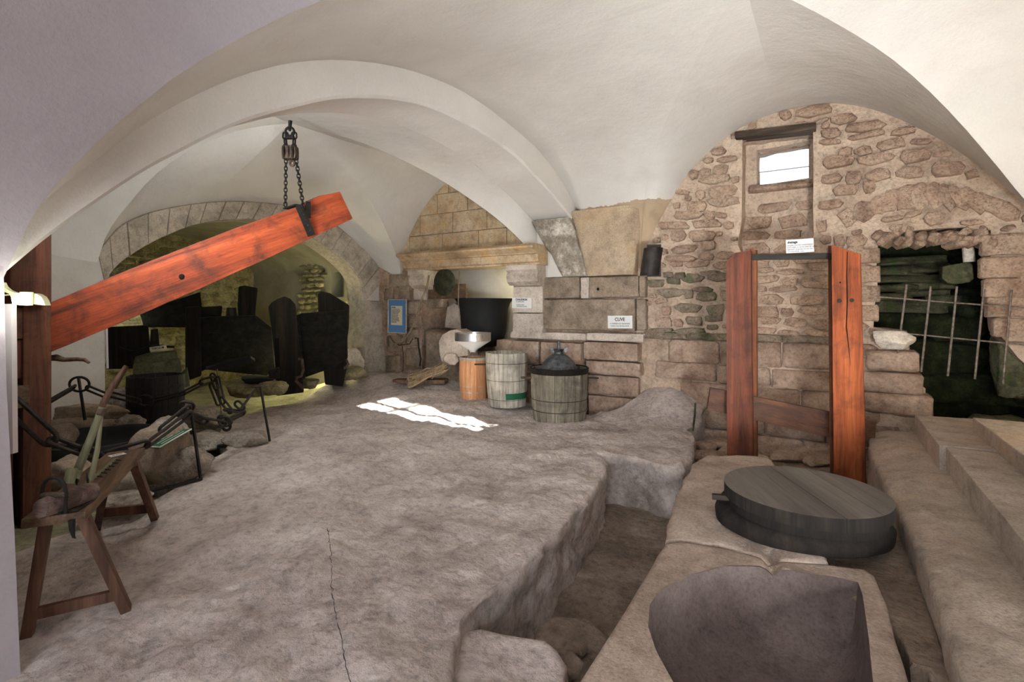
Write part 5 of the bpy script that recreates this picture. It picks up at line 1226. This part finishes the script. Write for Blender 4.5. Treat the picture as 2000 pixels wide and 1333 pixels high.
def small_chain(pts, t0, t1, n):
    for i in range(n):
        f0, f1 = i / n, (i + 1) / n
        a = PT(pts[0][0] + (pts[1][0] - pts[0][0]) * f0, pts[0][1] + (pts[1][1] - pts[0][1]) * f0, t0 + (t1 - t0) * f0); b = PT(pts[0][0] + (pts[1][0] - pts[0][0]) * f1, pts[0][1] + (pts[1][1] - pts[0][1]) * f1, t0 + (t1 - t0) * f1)
        d = (b - a) * .16; link(a - d, b + d, .030 if i % 2 == 0 else .028, .0055, SIDE if i % 2 == 0 else VIEW, 16, 6).build('chain_link', 'iron_dark', pch)
small_chain(((558.5, 312), (557.5, 403)), T_, T_ + .12, 13); small_chain(((578.5, 312), (593.5, 412)), T_, T_ - .20, 14)

# ------------------------------------------------------------------ wall lamp and cable trunking near left
lm = thing('wall_lamp', 'lit glass-shaded wall lamp at the left edge in front of the post', 'lamp', tuple(PT(35, 580, 2.35)))
def sheet(name, mat, pts, t, th, parent):
    P = [PT(px, py, t) for px, py in pts]; n = len(P); d = VIEW * th
    return MB().add([tuple(p) for p in P] + [tuple(p + d) for p in P], [tuple(range(n)), tuple(range(n, 2*n))[::-1]] + [(i, (i + 1) % n, n + (i + 1) % n, n + i) for i in range(n)]).build(name, mat, parent, sharp=30)
sheet('left_shade', 'shade_glass', [(-6, 562), (4, 552), (8, 560), (16, 567), (28, 572), (44, 573), (44, 583), (22, 583), (18, 574), (0, 568), (-6, 570)], 2.35, .02, lm)
sheet('lower_fin', 'shade_glass', [(-6, 577), (20, 574.5), (20, 576.5), (-6, 580)], 2.36, .01, lm)
sheet('right_shade', 'shade_glass', [(63, 573), (72, 575), (80, 580), (85, 588), (88, 597), (62, 594)], 2.35, .03, lm)
MB().tube([PT(52, 571, 2.33), PT(52, 597, 2.33)], [.024, .022], 18).build('glass_cylinder', 'shade_glass', lm)
sheet('glowing_tube', 'tube_glow', [(22, 583), (42, 583), (44, 596.5), (34, 595.5), (24, 593)], 2.33, .02, lm)
light('lamp_glow', 'POINT', tuple(PT(30, 592, 2.2)), 3, (1.0, 1.0, .88), .05)
sheet('cable_trunking', 'trunking', [(8, 594), (22, 594), (25, 887), (13, 889)], 2.32, .025, None)
o = bpy.context.scene.collection.objects.get('cable_trunking'); tag(o, 'white vertical cable trunking on the near edge of the left pier', 'trunking')
# white conduit edge on the jamb wall
E_ = [(208, 640), (210, 720)]
tag(MB().tube([PX(*E_[0], X3 + .02), PX(*E_[1], X3 + .02)], .012, 6).build('trim_9', 'trunking'), kind='structure')

# ================================================================== BENCH WITH TOOLS
bn = thing('wooden_bench', 'worn brown wooden trestle bench on splayed legs at the lower left', 'bench', (-3.4, 1.25, 0))
BZ = .50
tl4 = [PZ(40, 1016, BZ), PZ(168, 999, BZ), PZ(284, 874, BZ), PZ(210, 884, BZ)]
tl4 = [Vector((p.x, p.y, BZ)) for p in tl4]
pl2 = [tl4[0], tl4[1].lerp(tl4[0], .0), tl4[1].lerp(tl4[2], .95), tl4[2], tl4[3], tl4[3].lerp(tl4[0], .5), ]
MB().add([(p.x, p.y, BZ - .045) for p in tl4] + [tuple(p) for p in tl4], [(0, 3, 2, 1), (4, 5, 6, 7), (0, 1, 5, 4), (1, 2, 6, 5), (2, 3, 7, 6), (3, 0, 4, 7)]).build('seat_board', 'bench_wood', bn, bevel=.010, jitter=.004)
def fz(x, y): return plat_z(x, y) 
legs = [((92, 1010), (52, 1248)), ((160, 1003), (248, 1192)), ((262, 905), (304, 1016)), ((212, 915), (190, 1030))]
feet = []
for i, (tp, ft) in enumerate(legs):
    A_ = PZ(*tp, BZ - .03); B_ = PZ(*ft, 0.0); zf = plat_z(B_.x, B_.y); B_ = PZ(*ft, zf); B_.z = zf - .005; feet.append((A_, B_))
    MB().bar(A_, B_, .055, .045, up=(.5, .86, 0), w2=.05, h2=.042).build('leg', 'leg_wood', bn, bevel=.004)
def lp_(i, f): return feet[i][0].lerp(feet[i][1], f)
MB().bar(lp_(0, .80), lp_(1, .82), .03, .05).build('stretcher', 'leg_wood', bn, bevel=.003); MB().bar(lp_(3, .72), lp_(2, .76), .03, .06).build('stretcher', 'leg_wood', bn, bevel=.003)
b4 = thing('paper_label', 'tiny white paper label near the far end of the bench', 'label', tuple(PZ(229, 888, BZ + .003)))
lc = PZ(229, 889, BZ + .003); dirx = (PZ(241, 886, BZ) - PZ(217, 891, BZ)).normalized(); Rl = Matrix((dirx, Vector((0, 0, 1)).cross(dirx), Vector((0, 0, 1)))).transposed()
MB().box(lc, (.085, .05, .002), Rl).build('card', 'white_board', b4); text('LES OUTILS', .011, lc + Vector((0, 0, .0015)), Rl, parent=b4)
# wooden billet with iron shackle
lg = thing('wooden_billet', 'split grey wooden billet lying across the near end of the bench', 'log', tuple(PZ(130, 985, BZ)))
A_ = PZ(78, 995, BZ + .045); B_ = PZ(182, 958, BZ + .045)
rings = []
dl = (B_ - A_).normalized(); sd = dl.cross(Vector((0, 0, 1))).normalized()
for k in range(11):
    f = k / 10; c0 = A_.lerp(B_, f); rg = []
    for j in range(14):
        a = 2 * pi * j / 14; r = .046 * (1 - .12 * (abs(2 * f - 1) ** 4)) * (1 + .12 * nz((cos(a) * 2, sin(a) * 2, f * .8)) + .05 * nz((cos(a) * 7, sin(a) * 7, f)))
        rg.append(tuple(c0 + sd * cos(a) * r * 1.05 + Vector((0, 0, 1)) * sin(a) * r))
    rings.append(rg)
loft('billet', rings, 'billet_wood', lg, .0, 40)
sk = thing('iron_shackle', 'rusty iron U-shaped shackle standing astride the wooden billet', 'shackle', tuple(PZ(125, 990, BZ)))
c0 = A_.lerp(B_, .42) - sd * 0.0; 
for off in (-1,):
    bs_ = c0 - VIEW * .05; q = [bs_ + SIDE * -.052 + Vector((0, 0, -.04)), bs_ + SIDE * -.055 + Vector((0, 0, .05))]
    for k in range(9): a = pi - pi * k / 8; q.append(bs_ + SIDE * .052 * cos(a) + Vector((0, 0, .07 + .055 * sin(a))))
    q += [bs_ + SIDE * .055 + Vector((0, 0, .05)), bs_ + SIDE * .052 + Vector((0, 0, -.04))]
    MB().tube(q, .008, 8).build('hoop', 'iron_dark', sk)
    MB().tube([bs_ + SIDE * -.055 + Vector((0, 0, .045)), bs_ + SIDE * .055 + Vector((0, 0, .05))], .012, 8).build('cross_pin', 'iron_rust', sk)
MB().tube([PZ(112, 1005, BZ + .005), PZ(150, 998, BZ + .005), PZ(188, 972, BZ + .008)], .005, 6).build('rod', 'iron_dark', sk)
# long-handled wooden shears leaning up from the bench
shr = thing('wooden_shears', 'long-handled greenish wooden shears standing up from the bench', 'shears', tuple(PZ(160, 960, BZ)))
MB().tube([PT(145, 940, 2.55), PT(152, 918, 2.6), PT(180, 850, 2.62), PT(200, 795, 2.64)], [.021, .020, .018, .016], 12).build('long_handle', 'shear_wood', shr)
MB().tube([PT(198, 800, 2.64), PT(203, 785, 2.64), PT(222, 750, 2.65), PT(245, 715, 2.66)], [.014, .015, .013, .007], 12).build('handle_tip', 'leg_wood', shr)
MB().tube([PT(177, 939, 2.62), PT(190, 880, 2.64), PT(199, 800, 2.64)], [.014, .012, .009], 10).build('short_handle', 'shear_wood', shr)
MB().tube([PT(134, 945, 2.5), PT(141, 915, 2.52)], [.024, .022], 12).build('socket', 'shear_wood', shr)
MB().tube([PT(194, 805, 2.63), PT(203, 806, 2.63)], .019, 10).build('collar', 'iron_rust', shr)
for pts in (((146, 930), (149, 938), (150, 948)), ((169, 924), (171, 938), (172, 946))): MB().tube([PT(*p, 2.55) for p in pts], [.002, .006, .003], 6).build('blade', 'iron_dark', shr)
# toothed wooden comb
cb = thing('toothed_rack', 'thin wooden rack with small iron teeth lying along the bench', 'rack', tuple(PZ(205, 905, BZ)))
A_ = PZ(182, 935, BZ + .012); B_ = PZ(226, 897, BZ + .012); MB().bar(A_, B_, .016, .012).build('bar', 'shear_wood', cb, bevel=.002)
for k in range(6): p = A_.lerp(B_, .08 + .17 * k); d = (B_ - A_).cross(Vector((0, 0, 1))).normalized(); MB().tube([p + Vector((0, 0, .004)), p + d * .035 - Vector((0, 0, .006))], .003, 6).build('tooth', 'iron_dark', cb)
# hooked blade under the bench
tag(MB().tube([PT(140, 1016, 2.3), PT(141, 1035, 2.3), PT(144, 1050, 2.3), PT(148, 1052, 2.3)], [.014, .011, .006, .002], 8).build('curved_hook', 'iron_dark'), 'dark curved iron hook hanging under the near end of the bench', 'hook')

# ================================================================== CHAIN FENCE AND STONES BY THE PIT
def fpost(name, label, top, foot, t0, t1, base=None, r=.011, group=None, mat='iron_dark'):
    o = thing(name, label, 'post', tuple(PT(*foot, t1)))
    MB().bar(PT(*top, t0), PT(*foot, t1), r * 2, r * 1.4, up=tuple(SIDE)).build('upright', mat, o)
    if base: MB().bar(base[0], base[1], .035, .016).build('foot_bar', mat, o)
    return o
g_ = 'iron fence posts around the pit'
z0f = plat_z(-4.5, 2.3)
fpost('fence_post', 'iron fence post with an L-shaped foot bar, front middle beside the pale boulder', (371, 784), (392, 938), 4.25, 4.30, (PZ(394, 936, .01), PZ(268, 966, .01)), group=g_)
fpost('fence_post', 'iron fence post farthest right, on the rock beyond the boulders', (508, 752), (527, 862), 5.35, 5.45, None, group=g_)
fpost('fence_post', 'short iron fence post with a ring on top, in front of the white wall', (153, 736), (166, 821), 5.2, 5.2)
fpost('fence_post', 'thin pale iron fence post behind the hanging links', (424, 722), (433, 812), 5.9, 5.95, None, .007, mat='rebar')
tag(MB().bar(PZ(200, 994, 0), PZ(262, 972, 0), .035, .02).build('iron_bar', 'iron_dark'), 'flat black iron bar on the ground behind the bench leg', 'bar')
tag(MB().bar(PZ(424, 873, .0), PZ(455, 870, .0), .06, .03).build('iron_bar', 'black'), 'short black bar on the rock near the far fence post', 'bar')
ch = thing('iron_chain', 'heavy iron barrier chain of long forged links around the pit', 'chain', tuple(PT(300, 860, 4.3)))
L_ = [ # px,py,t -> px,py,t, width, radius, normal kind
 ((14, 782, 3.55), (106, 866, 3.6), .11, .016, 'V'), ((96, 858, 3.6), (180, 890, 3.65), .07, .015, 'S'), ((160, 874, 3.62), (205, 905, 3.7), .07, .015, 'V'), ((196, 894, 3.7), (292, 866, 3.85), .06, .014, 'V'), ((284, 872, 3.85), (374, 806, 4.2), .085, .013, 'V'),
 ((312, 842, 4.0), (372, 794, 4.2), .05, .013, 'S'), ((352, 790, 4.2), (378, 797, 4.25), .07, .013, 'V'),
 ((84, 792, 4.6), (146, 756, 5.1), .055, .012, 'V'), ((168, 757, 5.2), (214, 776, 5.2), .045, .011, 'V'), ((212, 770, 5.2), (274, 785, 5.3), .05, .011, 'V'), ((296, 783, 5.3), (362, 768, 5.4), .035, .011, 'V'), ((352, 771, 5.4), (396, 749, 5.5), .035, .011, 'V'),
 ((390, 748, 5.5), (420, 740, 5.6), .07, .012, 'V'), ((414, 730, 5.6), (424, 762, 5.6), .05, .011, 'V'), ((412, 750, 5.6), (428, 792, 5.6), .05, .011, 'S'), ((424, 736, 5.6), (436, 790, 5.55), .045, .011, 'V'), ((430, 778, 5.5), (452, 806, 5.4), .05, .012, 'V'), ((438, 800, 5.4), (476, 806, 5.4), .06, .012, 'S'), ((460, 786, 5.4), (476, 800, 5.4), .06, .012, 'V'),
 ((372, 812, 4.35), (404, 826, 4.5), .05, .012, 'V'), ((392, 822, 4.5), (440, 830, 4.8), .06, .012, 'V'), ((430, 812, 4.9), (446, 840, 4.9), .075, .013, 'V'), ((436, 826, 4.9), (478, 806, 5.15), .05, .013, 'V'), ((468, 802, 5.15), (502, 756, 5.35), .03, .012, 'V'), ((492, 756, 5.35), (510, 754, 5.35), .05, .012, 'S')]
for a, b, wd_, r_, k in L_: link(PT(*a), PT(*b), wd_, r_, SIDE.lerp(Vector((0, 0, 1)), .6) if k == 'V' else VIEW.lerp(SIDE, .25)).build('chain_link', 'iron', ch)
for px, py, t, rr_ in ((155, 751, 5.15, .10), (284, 783, 5.3, .075), (440, 824, 4.88, .06)):
    MB().tube([PT(px, py, t) + (SIDE * cos(2 * pi * k / 24) + Vector((0, 0, 1)) * sin(2 * pi * k / 24) * .72) * rr_ for k in range(24)], .012, 8, closed=True).build('chain_ring', 'iron', ch)

def bz(name, label, box, zc, size, mat='boulder', seed=0, rot=0, t=None, **k):
    px, py = box; c = PZ(px, py, zc) if t is None else PT(px, py, t); tag(boulder(name, (c.x, c.y, c.z), size, mat, rot=rot, seed=seed, **k), label, 'stone')
bz('boulder', 'large pale boulder with a diagonal face beside the front fence post', (354, 914), .13, (.52, .34, .32), seed=1, rot=TH, tilt=-.45, t=4.45)
bz('boulder', 'greenish upright block under the slanted green notice', (318, 892), .16, (.42, .40, .46), 'ashlar', seed=2, rot=.4, flat=.8)
bz('boulder', 'mid grey stone behind the bench legs', (236, 934), .08, (.28, .28, .26), seed=3)
bz('boulder', 'flat grey stone lying behind the bench leg', (234, 980), .02, (.42, .26, .13), seed=4, rot=.3)
bz('boulder', 'grey rough stone under the near side of the round pit basin', (145, 925), .12, (.40, .30, .28), 'ashlar', seed=5)
bz('boulder', 'reddish white boulder behind the front fence post', (392, 815), .05, (.50, .38, .30), seed=6, rot=.4)
bz('boulder', 'pale block at the rock edge near the far fence post', (480, 858), .04, (.42, .30, .18), seed=7, rot=.5)
bz('boulder', 'pale flat stone between the front fence post and the rock', (405, 862), -.02, (.5, .34, .2), seed=8)
bz('boulder', 'yellow-lit pale boulder left of the black tub', (240, 786), .1, (.36, .3, .42), 'boulder', seed=9, t=6.3)
bz('boulder', 'low pale stone at the foot of the black tub', (250, 826), -.05, (.5, .3, .2), 'boulder', seed=10, t=5.9)
bz('boulder', 'long ledge stone under the ringed fence post', (160, 832), .2, (.70, .22, .16), 'ashlar', seed=17, rot=TH, t=5.3)
bz('boulder', 'upper ledge stone against the white wall behind the ringed fence post', (160, 805), .2, (.8, .3, .18), 'ashlar', seed=18, rot=TH, t=5.55)
bz('boulder', 'brown ledge stone touching the press post', (118, 858), .2, (.35, .3, .3), 'ashlar', seed=19, t=4.9)
bz('boulder', 'greyish stone behind the slanted green notice', (330, 838), .1, (.3, .25, .25), 'boulder', seed=20, t=4.9)
# round black basin of the pit
pb_ = PZ(200, 858, .22)
bsn = thing('round_basin', 'low round blackened stone basin behind the bench', 'basin', (pb_.x, pb_.y, -.1))
MB().lathe([(.02, .12), (.34, .13), (.40, .17), (.42, .22), (.45, .25), (.49, .25), (.51, .20), (.51, .06), (.48, -.16)], (pb_.x, pb_.y, 0), 48).build('bowl', 'soot', bsn, jitter=.02, jscale=4, sharp=60)
# slanted notice board on the block
gn = thing('slanted_notice', 'slanted dark green notice plate with pale edges on the stone block', 'sign', tuple(PT(335, 860, 4.2)))
P = [PT(282, 872, 4.05), PT(344, 840, 4.5), PT(375, 838, 4.45), PT(312, 874, 3.98)]
MB().add([tuple(p) for p in P] + [tuple(p - Vector((0, 0, .012))) for p in P], [(0, 1, 2, 3), (7, 6, 5, 4), (0, 4, 5, 1), (1, 5, 6, 2), (2, 6, 7, 3), (3, 7, 4, 0)]).build('plate', 'green_paint', gn)
for a, b in ((3, 2), (0, 3)): MB().tube([P[a], P[b]], .006, 6).build('pale_edge', 'white_board', gn)
for k in range(3): a = P[0].lerp(P[3], .25 + .25 * k); b = P[1].lerp(P[2], .25 + .25 * k); MB().tube([a.lerp(b, .15) + Vector((0, 0, .001)), a.lerp(b, .85) + Vector((0, 0, .001))], .003, 4).build('text_line', 'white_board', gn)

# ------------------------------------------------------------------ black tub
kx = PT(305, 832, 6.25)
kt, Pf, rd = cask('wooden_tub', 'black staved tub with iron hoops standing in the arch opening', (kx.x, kx.y, -.08), .275, .295, .70, 'cask_black', 16, ((.20, .02), (.36, .012), (.56, .03)), rim='iron_dark', cat='tub')

# ================================================================== CELLAR: OLD PRESS
op = thing('old_press', 'ancient blackened wooden press with two carved uprights and a huge cross timber', 'press', tuple(PT(600, 760, 7.8)))
def prism_px(name, mat, pts, t, th, parent, bev=.03, t2=None, jit=.012):
    n = len(pts); xs = [p[0] for p in pts]; x0, x1 = min(xs), max(xs)
    P = [PT(px, py, t + ((t2 - t) * (px - x0) / (x1 - x0) if t2 else 0)) for px, py in pts]; d = sum(P, Vector()) / n; d.z = 0; d = d.normalized() * th
    return MB().add([tuple(p) for p in P] + [tuple(p + d) for p in P], [tuple(range(n)), tuple(range(n, 2*n))[::-1]] + [(i, (i + 1) % n, n + (i + 1) % n, n + i) for i in range(n)]).build(name, mat, parent, bevel=bev, jitter=jit, jscale=5)
prism_px('upright', 'dark_timber', [(540, 775), (537, 700), (530, 640), (524, 600), (530, 592), (542, 584), (556, 579), (568, 584), (577, 595), (580, 615), (584, 660), (590, 700), (594, 768)], 7.7, .42, op)
prism_px('upright', 'dark_timber', [(634, 752), (632, 715), (622, 640), (621, 574), (628, 569), (644, 572), (682, 597), (681, 640), (676, 680), (678, 715), (670, 756)], 8.2, .45, op)
prism_px('cross_timber', 'dark_timber_h', [(574, 618), (590, 613), (640, 609), (678, 606), (680, 700), (655, 718), (596, 738), (576, 730)], 8.0, .40, op)
prism_px('iron_rod', 'iron', [(576, 618), (583, 617), (596, 740), (588, 742)], 7.95, .05, op, .004, None, 0)
prism_px('slot', 'black', [(536, 662), (545, 660), (547, 720), (538, 718)], 7.68, .05, op, .003, None, 0)
prism_px('ledge_block', 'iron', [(524, 725), (545, 718), (546, 740), (526, 742)], 7.6, .12, op, .006)
for i, (pts, t) in enumerate(((((583, 702), (590, 702), (592, 725), (588, 735), (580, 738), (578, 745), (586, 752), (592, 760)), 7.62), (((670, 675), (674, 678), (675, 700), (680, 712), (672, 720)), 8.1))):
    MB().tube([PT(*p, t) for p in pts], .022, 8).build('iron_hook', 'iron_rust', op)
tm = thing('torculum_press', 'black horizontal press bed of stacked timbers deep in the cellar', 'press', tuple(PT(460, 720, 9.0)))
prism_px('bed_timber', 'dark_timber_h', [(362, 640), (370, 622), (430, 618), (500, 616), (530, 640), (538, 725), (520, 735), (400, 722), (362, 745)], 8.7, .5, tm)
prism_px('upper_timber', 'dark_timber_h', [(270, 605), (330, 590), (380, 575), (392, 570), (394, 600), (434, 598), (432, 625), (380, 640), (280, 640)], 9.2, .5, tm)
prism_px('post_timber', 'dark_timber', [(362, 600), (392, 598), (394, 735), (366, 745)], 8.5, .35, tm)
prism_px('upright_timber', 'dark_timber', [(466, 620), (464, 600), (466, 560), (478, 558), (503, 563), (500, 600), (498, 620)], 9.0, .3, tm)
prism_px('lower_timber', 'dark_timber', [(206, 640), (290, 636), (296, 700), (290, 720), (206, 722)], 8.2, .3, tm)
prism_px('screw_post', 'dark_timber', [(295, 645), (308, 643), (312, 678), (292, 680)], 8.1, .15, tm, .01)
prism_px('dark_tray', 'soot', [(400, 722), (440, 708), (490, 700), (500, 706), (470, 716), (430, 726)], 8.0, .5, tm, .01)
MB().lathe([(.09, 0), (.075, .14), (.07, .16), (.06, .16), (.07, .02)], tuple(PT(452, 619, 9.0)), 16).build('small_pot', 'iron', tm)
MB().tube([PT(232, 680, 7.9), PT(262, 688, 7.9), PT(296, 676, 7.9), PT(340, 678, 7.9)], .02, 8).build('lever_rod', 'iron_dark', tm)
MB().bar(PT(246, 716, 7.2), PT(220, 762, 7.0), .06, .04).build('leaning_stick', 'leg_wood', tm)
for i, (pts, t, lab) in enumerate((([(260, 710), (262, 702), (290, 694), (346, 688), (348, 702), (300, 708)], 7.5, 'upper greenish stone block under the TORCULUM sign'), ([(259, 736), (260, 711), (300, 709), (352, 703), (356, 724), (350, 738)], 7.4, 'lower greenish stone block under the TORCULUM sign'), ([(352, 738), (366, 724), (372, 755), (356, 760)], 7.3, 'pale stone beside the foot of the press bed'))):
    tag(prism_px('stone_block', 'cellar_block', pts, t, .5, None, .02), lab, 'stone')
b_, c, ux, uy, n, wd, ht, R = board('torculum_sign', 'small pale plate reading TORCULUM on the cellar stones', ((291, 678.5), (324, 675), (325.5, 682), (293.5, 687)), depths=(7.45,) * 4, cat='sign', mat='paper')
text('TORCULUM', ht * .72, c + n * .004, R, parent=b_, bold=.001, sx=.78)
bz('boulder', 'pale cellar stone in front of the press slot', (530, 757), .1, (.4, .3, .2), 'cellar_stone', seed=30, t=7.4)
bz('boulder', 'pale low cellar rock left of the press upright', (478, 762), .0, (.7, .4, .24), 'cellar_stone', seed=31, t=7.6)
tag(prism_px('flat_plate', 'soot', [(470, 742), (500, 738), (536, 742), (530, 748), (480, 750)], 7.5, .4, None, .004), 'thin black plate on the cellar floor beside the press', 'plate')
bz('boulder', 'bluish white block in the corner behind the press', (692, 704), .5, (.30, .26, .5), 'white_stone', seed=33, t=9.0)
bz('boulder', 'brownish rock at the foot of the arch jamb', (690, 728), .2, (.45, .3, .24), 'cellar_stone', seed=35, t=8.4)
bz('boulder', 'grey stone resting at the foot of the right press upright', (604, 748), .2, (.30, .25, .16), 'cellar_stone', seed=36, t=8.1)
